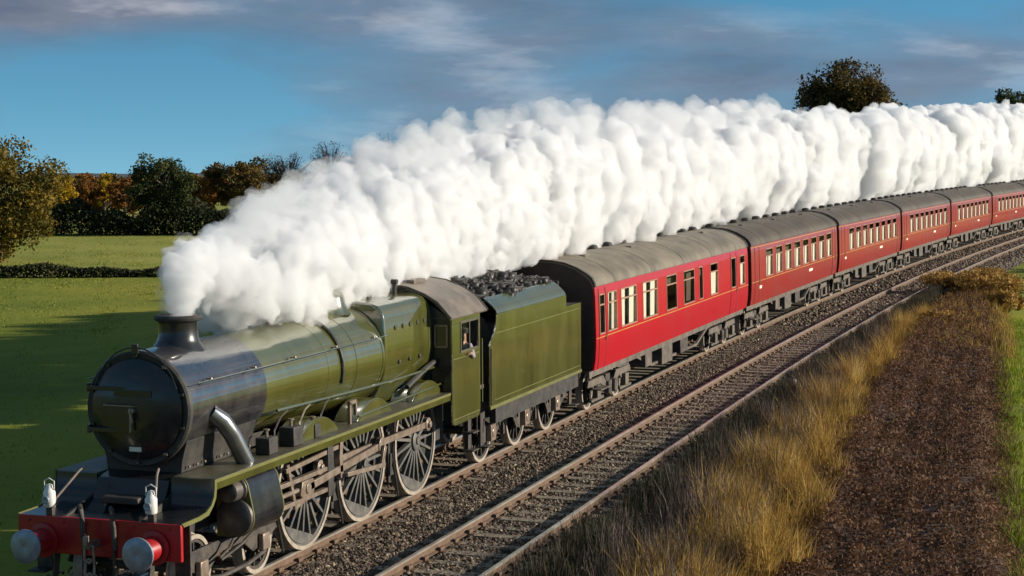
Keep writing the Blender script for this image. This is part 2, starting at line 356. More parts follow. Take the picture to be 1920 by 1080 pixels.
# front end
beam = MB().box(-1.28, 1.28, 0.46, 0.53, 0.88, 1.40).build('buffer_beam', RED, loco, 0.012)
MB().box(-0.30, 0.30, 0.452, 0.459, 0.98, 1.30).build('coupling_plate', RED, beam, 0.004)
for x in (-1.1, -0.55, 0.55, 1.1):
    for z in (0.95, 1.33): MB().lathe([(0, 0.022), (-0.014, 0.018), (-0.018, 0.0)], 1, (x, 0.459, z), 8).build('rivet', RED, beam)
for s in (-1, 1):
    b = empty('buffer', (s*0.87, 0, 1.06), 0, loco)
    MB().lathe([(0.0, 0.0), (-0.018, 0.08), (-0.006, 0.20), (0.012, 0.235), (0.04, 0.235), (0.055, 0.10), (0.30, 0.095)], 1, (0, 0, 0), 32).build('buffer_head', BUFF, b)
    MB().lathe([(0.13, 0.10), (0.13, 0.125), (0.17, 0.14), (0.42, 0.175), (0.43, 0.24), (0.456, 0.24)], 1, (0, 0, 0), 28).build('buffer_housing', RED, b)
cp = empty('coupling', (0, 0.42, 1.08), 0, loco)
MB().prism([(0.04, -0.05), (0.04, 0.05), (-0.16, 0.06), (-0.24, 0.16), (-0.30, 0.14), (-0.30, 0.02), (-0.20, -0.06)], 0, -0.035, 0.035).build('hook', STEEL, cp, 0.008)
for k in range(3):
    z = -0.10-0.20*k; MB().tube([(-0.07, -0.2+0.02*k, z+0.09), (-0.07, -0.2, z-0.09), (0.0, -0.2, z-0.13), (0.07, -0.2, z-0.09), (0.07, -0.2+0.02*k, z+0.09), (0, -0.2, z+0.12), (-0.07, -0.2, z+0.09)], 0.022, 8).build('link', STEEL, cp)
for x, m_ in ((-0.22, GRIME), (0.26, GRIME)):
    h = MB(); h.tube([(x, 0.44, 0.70), (x, 0.42, 1.2), (x, 0.40, 1.48), (x+0.02, 0.34, 1.60), (x+0.07, 0.28, 1.56), (x+0.11, 0.25, 1.35), (x+0.12, 0.26, 1.05)], [0.024, 0.024, 0.024, 0.03, 0.034, 0.034, 0.034], 10).build('brake_hose', m_, loco)
for s in (-1, 1):
    MB().tube([(s*0.78, 0.62, 1.44), (s*0.78, 0.66, 1.62), (s*0.62, 1.0, 1.95), (s*0.58, 1.12, 2.02)], 0.018, 8).build('handrail', STEEL, loco)
    MB().box(s*0.80-0.05, s*0.80+0.05, 0.50, 0.58, 1.40, 1.52).build('lamp_bracket', GRIME, loco, 0.006)
    # guard irons and steps
    MB().bar((s*0.75, 0.62, 0.9), (s*0.75, 0.45, 0.10), 0.03, 0.12).build('guard_iron', GRIME, loco)
    st = MB(); st.box(s*1.10-0.14, s*1.10+0.14, 0.60, 0.86, 0.55, 0.58).box(s*1.10-0.12, s*1.10+0.12, 0.82, 0.86, 0.55, 1.36).build('step', GRIME, loco, 0.004)
    # drop plate: runs forward along the beam, then curves up to the running plate
    pr = [(0.48, 1.40), (0.95, 1.405), (1.18, 1.43), (1.32, 1.50), (1.40, 1.60), (1.425, 1.72), (1.43, 1.845)]
    poly = pr + [(p[0]+0.035, p[1]-0.03 if i < 3 else p[1]) for i, p in list(enumerate(pr))[::-1]]
    x0, x1 = sorted((s*0.60, s*1.27)); MB().prism(poly, 0, x0, x1).build('drop_plate', BLACK, loco)
    x0, x1 = sorted((s*1.272, s*1.296)); poly2 = [(p[0]-0.012, p[1]+0.012) for p in pr] + [(p[0]+0.05, p[1]-0.045 if i < 3 else p[1]-0.01) for i, p in list(enumerate(pr))[::-1]]
    MB().prism(poly2, 0, x0, x1).build('edge_lining', GREENL, loco)
    # frames, running plate, valance
    x0, x1 = sorted((s*0.58, s*0.615)); MB().prism([(0.53, 0.88), (0.53, 1.38), (1.5, 1.62), (1.5, 1.82), (12.2, 1.82), (12.2, 0.75), (4.2, 0.75), (3.9, 0.95), (1.0, 0.95)], 0, x0, x1).build('frame', SOOT, loco)
    x0, x1 = sorted((s*0.60, s*1.29)); MB().box(x0, x1, 1.47, 10.85, 1.815, 1.85).build('running_plate', PLATE, loco, 0.004)
    x0, x1 = sorted((s*1.255, s*1.292)); MB().box(x0, x1, 1.46, 10.84, 1.70, 1.812).build('valance', GREEN, loco, 0.004)
    x0, x1 = sorted((s*1.293, s*1.297)); MB().box(x0, x1, 1.46, 10.84, 1.80, 1.845).build('edge_lining', GREENL, loco)
# platform between the frames with the inside cylinder cover
MB().prism([(0.53, 1.37), (0.95, 1.40), (1.25, 1.52), (1.42, 1.80), (1.75, 1.86), (1.75, 1.0), (0.53, 1.0)], 0, -0.575, 0.575).build('inside_cylinder_cover', BLACK, loco, 0.01)
MB().box(-0.30, 0.30, 1.02, 1.30, 1.50, 1.60).build('cover_hatch', SOOT, loco, 0.02)
# smokebox with saddle
SR = 0.825
smoke = empty('smokebox', (0, 1.58, BC), 0, loco)
MB().lathe([(0.091, SR-0.03), (0.095, SR), (2.45, SR), (2.46, SR-0.02)], 1, (0, 0, 0), 64).build('shell', SMOKEB, smoke)
MB().lathe([(0.0, 0.60), (0.0, SR-0.05), (-0.01, SR-0.015), (0.02, SR+0.012), (0.09, SR+0.012)], 1, (0, 0, 0), 64).build('front_ring', SOOT, smoke)
door = MB().lathe([(-0.012, 0.73), (-0.03, 0.725), (-0.075, 0.62), (-0.12, 0.45), (-0.145, 0.25), (-0.152, 0.0)], 1, (0, 0, 0), 56).build('door', BLACK, smoke)
dh = MB(); dh.lathe([(0, 0.05), (-0.06, 0.045), (-0.08, 0.02)], 1, (0, -0.14, 0), 12); dh.bar((0, -0.20, 0.02), (0, -0.21, -0.30), 0.03, 0.03); dh.bar((0, -0.235, 0.0), (0.05, -0.24, -0.16), 0.025, 0.025); dh.build('door_handle', STEEL, smoke)
MB().tube([(-0.46, -0.11, 0.07), (-0.44, -0.19, 0.07), (0.06, -0.21, 0.07), (0.08, -0.13, 0.07)], 0.013, 8).build('door_rail', STEEL, smoke)
MB().box(-0.30, 0.30, -0.150, -0.128, 0.20, 0.29).build('number_plate', BLACK, smoke, 0.004)
MB().box(-0.10, 0.10, -0.10, -0.075, -0.60, -0.52).build('shed_plate', WHITE, smoke, 0.02)
for z in (0.30, -0.30): MB().box(-0.74, -0.10, -0.135, -0.10, z-0.03, z+0.03).lathe([(-0.06, 0.035), (0.06, 0.035)], 2, (-0.77, -0.05, z), 10).build('hinge_strap', BLACK, smoke, 0.005)
for k in range(10):
    a = 2*math.pi*(k+0.5)/10; MB().box(-0.03, 0.03, -0.045, -0.01, -0.02, 0.02).build('door_clamp', STEEL if k in (1, 8) else BLACK, smoke, 0.004, (0.765*math.cos(a), 0, 0.765*math.sin(a)))
hr = MB(); hr.tube([(0.70*math.cos(R(a)), -0.05, SR*1.06*math.sin(R(a))+0.02) for a in range(20, 161, 14)], 0.012, 8).build('handrail', BLACK, smoke)
MB().box(-0.05, 0.05, -0.06, -0.02, 0.80, 0.94).build('lamp_bracket', BLACK, smoke, 0.004)
MB().prism([(-0.60, 1.85), (0.60, 1.85), (0.62, 2.02), (0.70, 2.32), (0.55, 2.22), (0.28, 2.02), (0, 1.96), (-0.28, 2.02), (-0.55, 2.22), (-0.70, 2.32), (-0.62, 2.02)], 1, 1.72, 3.9).build('saddle', SOOT, loco, 0.01)
for k in range(9):
    for s in (-1, 1): MB().lathe([(0, 0.022), (0.025, 0.018), (0.03, 0)], 0, (s*0.0, 0, 0), 8).build('saddle_bolt', STEEL, loco, 0, (s*0.645, 1.85+k*0.235, 1.93))
chim = empty('chimney', (0, 2.78, BC), 0, loco)
MB().lathe([(0.70, 0.42), (0.79, 0.37), (0.84, 0.33), (0.90, 0.305), (1.00, 0.292), (1.14, 0.292), (1.16, 0.298)], 2, (0, 0, 0), 40).build('barrel', BLACK, chim)
MB().lathe([(1.155, 0.30), (1.18, 0.35), (1.215, 0.36), (1.25, 0.325), (1.25, 0.26), (1.13, 0.24), (1.0, 0.0)], 2, (0, 0, 0), 40).build('lip', SOOT, chim)
# boiler and firebox
def tcx(y): return 0.775 + (y-4.03)/(8.55-4.03)*0.135
boiler = MB().lathe([(4.03, SR-0.02), (4.04, tcx(4.04)+0.01), (8.55, tcx(8.55))], 1, (0, 0, BC), 72).build('boiler', GREEN, loco)
for y in (4.10, 5.2, 6.3, 7.4, 8.48): MB().lathe([(y-0.03, tcx(y)), (y-0.028, tcx(y)+0.008), (y+0.028, tcx(y)+0.010), (y+0.03, tcx(y))], 1, (0, 0, BC), 72).build('boiler_band', GREEN, boiler)
half = [(0.0, 3.745), (0.40, 3.74), (0.62, 3.725), (0.76, 3.675), (0.845, 3.58), (0.885, 3.44), (0.915, 3.1), (0.92, 2.75), (0.88, 2.45), (0.77, 2.15), (0.66, 1.98), (0.60, 1.86)]
sec = half + [(-x, z) for x, z in half[::-1][:-1]]
fb = MB(); fb.prism(sec, 1, 8.56, 10.86); firebox = fb.build('firebox', GREEN, loco, 0.03, ang=40)
MB().prism([(x*1.008, z+(z-2.7)*0.006) for x, z in sec], 1, 10.70, 10.78).build('firebox_band', GREENL, firebox)
for k in range(5): MB().lathe([(0, 0.045), (0.02, 0.042), (0.025, 0.0)], 0, (0.90, 9.05+k*0.36, 3.25), 12).build('washout_plug', SOOT, firebox)
for k in range(3): MB().lathe([(0, 0.04), (0.02, 0.035), (0.025, 0.0)], 0, (0.915, 9.2+k*0.5, 2.62), 12).build('washout_plug', SOOT, firebox)
dome = MB().lathe([(0.80, 0.46), (0.90, 0.40), (1.0, 0.365), (1.10, 0.35), (1.18, 0.31), (1.24, 0.22), (1.265, 0.0)], 2, (0, 8.0, BC), 36).build('dome', GREEN, loco)
tf = MB(); tf.lathe([(0.74, 0.36), (0.86, 0.33), (0.97, 0.30), (1.06, 0.22), (1.09, 0.0)], 2, (0, 6.75, BC), 28).build('top_feed', SOOT, loco)
for s in (-1, 1):
    MB().tube([(s*0.25, 6.75, BC+0.95)] + [(s*0.885*math.sin(R(a)), 6.78, BC+0.885*math.cos(R(a))) for a in range(22, 118, 12)], 0.032, 8).build('feed_pipe', SOOT, loco)
    MB().tube([(s*0.90, 1.7, 3.16), (s*0.93, 4.0, 3.16), (s*1.02, 8.5, 3.18)], 0.010, 8).build('handrail', GREEN, loco)
    for y in (2.2, 3.6, 5.0, 6.6, 8.2): MB().lathe([(0, 0.012), (0.06, 0.012), (0.07, 0.026), (0.10, 0.026), (0.11, 0)], 0, (0, 0, 0), 8).build('handrail_knob', STEEL, loco, 0, (s*0.76 if s > 0 else -0.90, y, 3.16))
for x in (-0.16, 0.16): MB().lathe([(0.96, 0.09), (1.12, 0.08), (1.15, 0.06), (1.18, 0.0)], 2, (x, 9.5, BC), 16).build('safety_valve', SOOT, loco)
MB().tube([(0.3, 10.5, 3.74), (0.3, 10.5, 3.95)], 0.04, 10).lathe([(0, 0.05), (0.12, 0.05)], 0, (0.24, 10.5, 3.97), 10).build('whistle', SOOT, loco)
# steam pipe, ejector pipe, fittings on the running plate
for s in (-1, 1):
    MB().tube([(s*0.78, 2.30, 2.66), (s*0.90, 2.42, 2.52), (s*0.98, 2.56, 2.30), (s*1.08, 2.80, 1.84)], [0.12, 0.13, 0.13, 0.13], 24).build('steam_pipe', PIPE, loco)
    for i, (y, w, h, d) in enumerate(((3.6, 0.30, 0.26, 0.24), (4.45, 0.34, 0.30, 0.26), (5.25, 0.22, 0.22, 0.2))):
        lb = MB().box(s*1.02-d/2, s*1.02+d/2, y-w/2, y+w/2, 1.851, 1.851+h).build('lubricator', SOOT, loco, 0.015)
        MB().tube([(s*1.02, y, 1.85+h), (s*1.02, y, 1.95+h)], 0.025, 8).lathe([(0, 0.05), (0.02, 0.05)], 2, (s*1.02, y, 1.95+h), 10).build('filler', STEEL, lb)
    for j, y in enumerate((3.9, 4.8, 5.6)):
        MB().tube([(s*1.0, y, 1.86), (s*0.98, y+0.05, 2.15), (s*0.86, y+0.5, 2.28), (s*0.80, y+0.9, 2.35)], 0.016, 6).build('oil_pipe', STEEL if j == 1 else SOOT, loco)
    MB().tube([(s*0.90, 9.6, 2.1), (s*0.95, 10.2, 2.30), (s*0.98, 10.86, 2.46)], 0.05, 10).build('injector_pipe', SOOT, loco)
    MB().tube([(s*0.9, 4.2, 2.42), (s*0.95, 7.0, 2.36), (s*0.97, 8.8, 2.33), (s*0.98, 10.8, 2.34)], 0.026, 8).build('ejector_pipe', GREEN, loco)
    br = MB(); br.bar((s*1.06, 6.62, 1.86), (s*1.06, 6.62, 2.22), 0.05, 0.06); br.bar((s*1.06, 6.60, 2.22), (s*1.06, 6.86, 2.22), 0.05, 0.06); br.bar((s*1.06, 6.86, 2.24), (s*1.06, 6.86, 1.98), 0.05, 0.05); br.build('reversing_bracket', STEEL, loco)
    MB().tube([(s*1.10, 6.9, 1.95), (s*1.10, 10.8, 2.02)], 0.022, 8).build('reversing_rod', GREEN, loco)
    # splashers
    for wy in (5.35, 7.66, 10.17):
        Rs = 1.14; a0 = math.asin((1.851-1.02)/Rs); n = 14
        arc = [(wy+Rs*math.cos(a0+(math.pi-2*a0)*k/n), 1.02+Rs*math.sin(a0+(math.pi-2*a0)*k/n)) for k in range(n+1)]
        if wy > 9: arc = [(min(p[0], 10.84), p[1]) for p in arc]
        x0, x1 = sorted((s*0.64, s*1.08)); sp = MB().prism(arc, 0, x0, x1).build('splasher', GREEN, loco, 0.012)
        x0, x1 = sorted((s*1.082, s*1.094)); ins = [(wy+(p[0]-wy)*0.94, 1.852+(p[1]-1.851)*0.86) for p in arc]
        MB().prism(ins, 0, x0, x1).build('name_panel' if wy == 7.66 else 'splasher_panel', GREEN, sp)
    # cylinders
    cyl = empty('cylinder', (s*1.09, 0, 0), 0, loco); m0 = 1
    def cs(n, z, r, a0, a1): return [(r*math.cos(R(a0+(a1-a0)*k/n)), z+r*math.sin(R(a0+(a1-a0)*k/n))) for k in range(n+1)]
    outer = cs(7, 1.12, 0.30, -90, 10) + cs(6, 1.52, 0.215, 5, 88)
    poly = [(s*p[0], p[1]) for p in outer] + [(-s*0.30, 1.735), (-s*0.30, 0.82)]
    MB().prism(poly, 1, 2.42, 3.42).build('casing', BLACK, cyl, 0.006)
    for y in (2.425, 3.40): MB().prism([(p[0]*1.012, 1.28+(p[1]-1.28)*1.012) for p in poly], 1, y-0.012, y+0.012).build('casing_lining', GREENL, cyl)
    MB().lathe([(2.30, 0.0), (2.31, 0.10), (2.33, 0.24), (2.36, 0.285), (2.412, 0.295)], 1, (0, 0, 1.12), 32).build('cylinder_cover', DSTEEL, cyl)
    MB().lathe([(2.14, 0.0), (2.15, 0.10), (2.18, 0.15), (2.36, 0.165), (2.38, 0.20), (2.412, 0.205)], 1, (0, 0, 1.52), 28).build('valve_cover', DSTEEL, cyl)
    MB().lathe([(3.43, 0.27), (3.47, 0.26), (3.49, 0.12), (3.60, 0.10), (3.61, 0.05)], 1, (0, 0, 1.12), 28).build('rear_cover', SOOT, cyl)
    MB().lathe([(3.43, 0.19), (3.46, 0.18), (3.48, 0.09), (3.66, 0.08)], 1, (0, 0, 1.52), 20).build('valve_rear_cover', STEEL, cyl)
    MB().tube([(0, 2.40, 0.86), (0, 2.20, 0.70), (0, 1.9, 0.62)], 0.022, 8).tube([(0, 3.2, 0.86), (0, 2.6, 0.68), (0, 1.95, 0.58)], 0.022, 8).build('drain_pipe', GRIME, cyl)
    # motion
    PX = s*1.09; pin = (0.10, 0.30)
    MB().tube([(PX, 3.6, 1.12), (PX, 4.62, 1.12)], 0.04, 10).build('piston_rod', STEEL, loco)
    MB().box(PX-0.045, PX+0.045, 3.52, 5.62, 1.255, 1.325).box(PX-0.045, PX+0.045, 3.52, 5.62, 0.915, 0.985).build('slide_bars', STEEL, loco, 0.006)
    MB().prism([(4.48, 1.05), (4.56, 1.25), (4.95, 1.25), (5.02, 1.12), (4.95, 0.99), (4.56, 0.99)], 0, PX-0.07, PX+0.07).build('crosshead', STEEL, loco, 0.01)
    mb_ = MB(); mb_.prism([(5.55, 0.82), (5.55, 1.70), (5.75, 1.70), (5.80, 1.2), (5.70, 0.82)], 0, *sorted((PX-s*0.40, PX+s*0.06))).build('motion_bracket', SOOT, loco, 0.01)
    W = (5.35, 7.66, 10.17); pz = 1.02+pin[1]
    cr = MB()
    for a, b in ((0, 1), (1, 2)): cr.bar((s*1.02, W[a]+pin[0], pz), (s*1.02, W[b]+pin[0], pz), 0.055, 0.115)
    for a in W: cr.lathe([(-0.045, 0.13), (0.045, 0.13), (0.05, 0.07), (0.09, 0.06), (0.09, 0.0)] if s > 0 else [(-0.09, 0.0), (-0.09, 0.06), (-0.05, 0.07), (-0.045, 0.13), (0.045, 0.13)], 0, (s*1.02, a+pin[0], pz), 18)
    cr.build('coupling_rod', STEEL, loco, 0.006)
    c2 = MB(); c2.bar((PX+s*0.04, 4.75, 1.12), (PX+s*0.04, W[1]+pin[0], pz), 0.06, 0.12); c2.lathe([(-0.05, 0.15), (0.05, 0.15)], 0, (PX+s*0.04, W[1]+pin[0], pz), 18); c2.lathe([(-0.05, 0.09), (0.05, 0.09)], 0, (PX+s*0.04, 4.75, 1.12), 14); c2.build('connecting_rod', STEEL, loco, 0.006)
    rc = (W[1]+pin[0]-0.16, pz-0.30)
    MB().bar((PX+s*0.13, W[1]+pin[0], pz), (PX+s*0.13, rc[0], rc[1]), 0.05, 0.11).build('return_crank', STEEL, loco, 0.006)
    MB().bar((PX+s*0.19, rc[0], rc[1]), (PX+s*0.14, 6.10, 1.10), 0.045, 0.075).build('eccentric_rod', STEEL, loco, 0.006)
    li = MB(); li.prism([(6.02, 1.05), (5.98, 1.40), (6.04, 1.70), (6.14, 1.70), (6.10, 1.40), (6.14, 1.05)], 0, PX+s*0.02-0.05, PX+s*0.02+0.05).build('expansion_link', STEEL, loco, 0.006)
    MB().bar((PX+s*0.02, 6.08, 1.58), (PX+s*0.02, 4.05, 1.50), 0.04, 0.07).build('radius_rod', STEEL, loco, 0.004)
    MB().bar((PX, 4.15, 1.58), (PX, 4.42, 0.84), 0.045, 0.075).build('combination_lever', STEEL, loco, 0.004)
    MB().bar((PX, 4.42, 0.86), (PX, 4.72, 0.92), 0.04, 0.06).build('union_link', STEEL, loco, 0.004)
    MB().bar((PX, 6.08, 1.62), (PX-s*0.02, 6.9, 1.72), 0.04, 0.06).build('lifting_arm', STEEL, loco, 0.004)
    # sand pipes, brake gear, steps
    for wy in W:
        MB().tube([(s*0.80, wy-0.9, 1.70), (s*0.80, wy-1.05, 0.9), (s*0.78, wy-0.75, 0.10)], 0.022, 6).build('sand_pipe', SOOT, loco)
        MB().bar((s*0.74, wy-1.13, 1.35), (s*0.74, wy-1.12, 0.42), 0.05, 0.09).prism([(wy-1.10+0.02, 0.72), (wy-1.04+0.04, 0.95), (wy-1.14, 0.95), (wy-1.16, 0.55), (wy-1.0+0.02, 0.55)], 0, s*0.75-0.045, s*0.75+0.045).build('brake_hanger', SOOT, loco)
    for wy in W: put_wheel('driving_wheel', DRV, loco, s*0.775, wy, 1.02)
    for wy in (1.62, 3.58): put_wheel('bogie_wheel', BOG, loco, s*0.775, wy, 0.50, 0.2)
    x0, x1 = sorted((s*0.88, s*0.92))
    bf = MB().prism([(1.1, 0.62), (1.25, 0.80), (3.95, 0.80), (4.1, 0.62), (3.8, 0.50), (3.3, 0.40), (2.95, 0.62), (2.2, 0.62), (1.9, 0.40), (1.4, 0.50)], 0, x0, x1).build('bogie_frame', GRIME, loco, 0.008)
    for wy in (1.62, 3.58): MB().box(s*0.96-0.05, s*0.96+0.05, wy-0.12, wy+0.12, 0.38, 0.64).build('axlebox', STEEL, bf, 0.02)
    MB().tube([(s*0.97, 1.62, 0.36), (s*0.97, 2.2, 0.28), (s*0.97, 3.0, 0.28), (s*0.97, 3.58, 0.36)], 0.035, 8).build('equalising_beam', GRIME, bf)
for wy in (5.35, 7.66, 10.17): MB().lathe([(-0.74, 0.09), (0.74, 0.09)], 0, (0, wy, 1.02), 14).build('axle', GRIME, loco)
for wy in (1.62, 3.58): MB().lathe([(-0.74, 0.075), (0.74, 0.075)], 0, (0, wy, 0.5), 14).build('axle', GRIME, loco)
MB().box(-0.55, 0.55, 8.75, 12.0, 0.55, 1.80).build('ashpan', SOOT, loco, 0.02)
# cab
cab = empty('cab', (0, 10.88, 0), 0, loco); CL = 1.58
def arc2(c, r, a0, a1, n=6): return [(c[0]+r*math.cos(R(a0+(a1-a0)*k/n)), c[1]+r*math.sin(R(a0+(a1-a0)*k/n))) for k in range(n+1)]
for s in (-1, 1):
    x0, x1 = sorted((s*1.285, s*1.315))
    side = MB()
    low = [(0, 2.58)] + arc2((0.17, 1.36), 0.17, 180, 270) + arc2((CL-0.17, 1.36), 0.17, 270, 360) + [(CL, 2.58)]
    side.prism(low, 0, x0, x1); side.box(x0, x1, 0, 0.46, 2.581, 3.14); side.box(x0, x1, CL-0.10, CL, 2.581, 3.14); side.box(x0, x1, 0, CL, 3.141, 3.29)
    side.build('cab_side', GREEN, cab, 0.003)
    fr = MB(); fr.box(s*1.317-0.012, s*1.317+0.012, 0.44, 0.49, 2.55, 3.17).box(s*1.317-0.012, s*1.317+0.012, CL-0.13, CL-0.08, 2.55, 3.17).box(s*1.317-0.012, s*1.317+0.012, 0.49, CL-0.13, 2.55, 2.60).box(s*1.317-0.012, s*1.317+0.012, 0.49, CL-0.13, 3.12, 3.17).box(s*1.317-0.012, s*1.317+0.012, 0.93, 0.97, 2.60, 3.12)
    wn = fr.build('window', PLATE, cab, 0.003)
    MB().box(s*1.30-0.003, s*1.30+0.003, 0.49, 0.93, 2.60, 3.12).build('pane', GLASS, wn)
    x0, x1 = sorted((s*1.316, s*1.32)); ln = MB()
    ln.box(x0, x1, 0.05, CL-0.05, 2.46, 2.475).box(x0, x1, 0.05, CL-0.05, 1.30, 1.315).box(x0, x1, 0.05, 0.065, 1.315, 2.46).box(x0, x1, CL-0.065, CL-0.05, 1.315, 2.46).build('lining', GREENL, cab)
    MB().tube([(s*1.33, CL+0.07, 1.45), (s*1.33, CL+0.07, 2.72)], 0.014, 8).build('handrail', GREENL, cab)
    MB().box(s*1.16-0.12, s*1.16+0.12, CL-0.32, CL+0.02, 0.50, 0.53).box(s*1.12-0.02, s*1.12+0.02, CL-0.24, CL-0.06, 0.50, 1.25).box(s*1.16-0.12, s*1.16+0.12, CL-0.32, CL+0.02, 0.86, 0.89).build('cab_step', GRIME, cab, 0.004)
    # front sheet with spectacle window
    x0, x1 = sorted((s*0.905, s*1.284))
    fs = MB(); fs.box(x0, x1, 0.0, 0.03, 1.851, 2.72).box(x0, x1, 0.0, 0.03, 3.12, 3.26).box(*sorted((s*0.905, s*0.98)), 0.0, 0.03, 2.721, 3.119).box(*sorted((s*1.21, s*1.284)), 0.0, 0.03, 2.721, 3.119)
    fs.prism([(s*0.905, 3.262), (s*1.27, 3.262), (s*0.98, 3.55), (s*0.5, 3.76), (s*0.02, 3.84), (s*0.02, 3.75), (s*0.62, 3.74), (s*0.84, 3.62)], 1, 0.0, 0.03).build('front_sheet', BLACK, cab)
    w2 = MB(); ring_ = [(s*0.975, 2.715), (s*1.215, 2.715), (s*1.215, 3.125), (s*0.975, 3.125)]
    for i in range(4):
        a, b = ring_[i], ring_[(i+1) % 4]; w2.bar((a[0], -0.01, a[1]), (b[0], -0.01, b[1]), 0.03, 0.03)
    w2 = w2.build('spectacle', STEEL, cab); MB().box(*sorted((s*0.98, s*1.21)), 0.012, 0.018, 2.72, 3.12).build('pane', GLASS, w2)
    MB().box(s*1.02-0.16, s*1.02+0.16, 1.04, 1.44, 2.10, 2.16).tube([(s*0.92, 1.24, 1.78), (s*0.92, 1.24, 2.11)], 0.04, 8).build('seat', INTER, cab, 0.01)
prof = [(1.335, 3.27), (1.06, 3.57), (0.80, 3.72), (0.45, 3.85), (0.0, 3.91)]
rp = prof + [(-x, z) for x, z in prof[::-1][1:]]; rp = rp + [(x*0.985, z-0.035) for x, z in rp[::-1]]
roof = MB().prism(rp, 1, -0.10, CL+0.42).build('cab_roof', ROOFM, cab, 0.004, ang=15)
MB().prism([(p[0]*1.004, p[1]+0.012) for p in rp[:9]] + [(p[0]*1.0, p[1]-0.01) for p in rp[:9][::-1]], 1, -0.115, -0.06).build('roof_rim', SOOT, roof)
MB().prism([(p[0]*1.004, p[1]+0.012) for p in rp[:9]] + [(p[0]*1.0, p[1]-0.01) for p in rp[:9][::-1]], 1, CL+0.38, CL+0.44).build('roof_rim', SOOT, roof)
MB().box(-0.35, 0.35, 0.5, 1.1, 3.86, 3.94).build('roof_vent', ROOFM, roof, 0.01)
MB().box(-1.28, 1.28, 0.03, CL+0.3, 1.70, 1.775).build('cab_floor', INTER, cab)
bp = MB(); bp.prism([(-0.85, 1.8), (0.85, 1.8), (0.88, 2.8), (0.7, 3.5), (0, 3.6), (-0.7, 3.5), (-0.88, 2.8)], 1, 0.04, 0.14)
bp.lathe([(0.14, 0.26), (0.17, 0.26)], 1, (0, 0, 2.35), 16)
for x, z in ((-0.4, 3.1), (0.0, 3.25), (0.45, 3.05), (0.6, 2.7)): bp.lathe([(0.14, 0.08), (0.2, 0.08)], 1, (x, 0, z), 12)
bp.build('backhead', SOOT, cab)

# lamps on the buffer beam
def lamp(x, label):
    t = empty('head_lamp', (x, 0.52, 1.52)); tag(t, label, 'lamp', 'white lamps on the buffer beam')
    MB().lathe([(0, 0.075), (0.02, 0.085), (0.20, 0.085), (0.23, 0.07), (0.27, 0.05), (0.31, 0.045), (0.325, 0.0)], 2, (0, 0, 0), 20).build('lamp_body', WHITE, t)
    MB().lathe([(-0.075, 0.05), (-0.115, 0.055), (-0.12, 0.045), (-0.11, 0.0)], 1, (0, 0, 0.11), 16).build('lens', BUFF, t)
    MB().tube([(-0.075, 0, 0.24), (-0.08, 0, 0.36), (0, 0, 0.40), (0.08, 0, 0.36), (0.075, 0, 0.24)], 0.010, 6).build('handle', WHITE, t)
lamp(-0.80, 'small white lamp on the beam end farther from the empty track')
lamp(0.80, 'small white lamp on the beam end nearer the empty track')

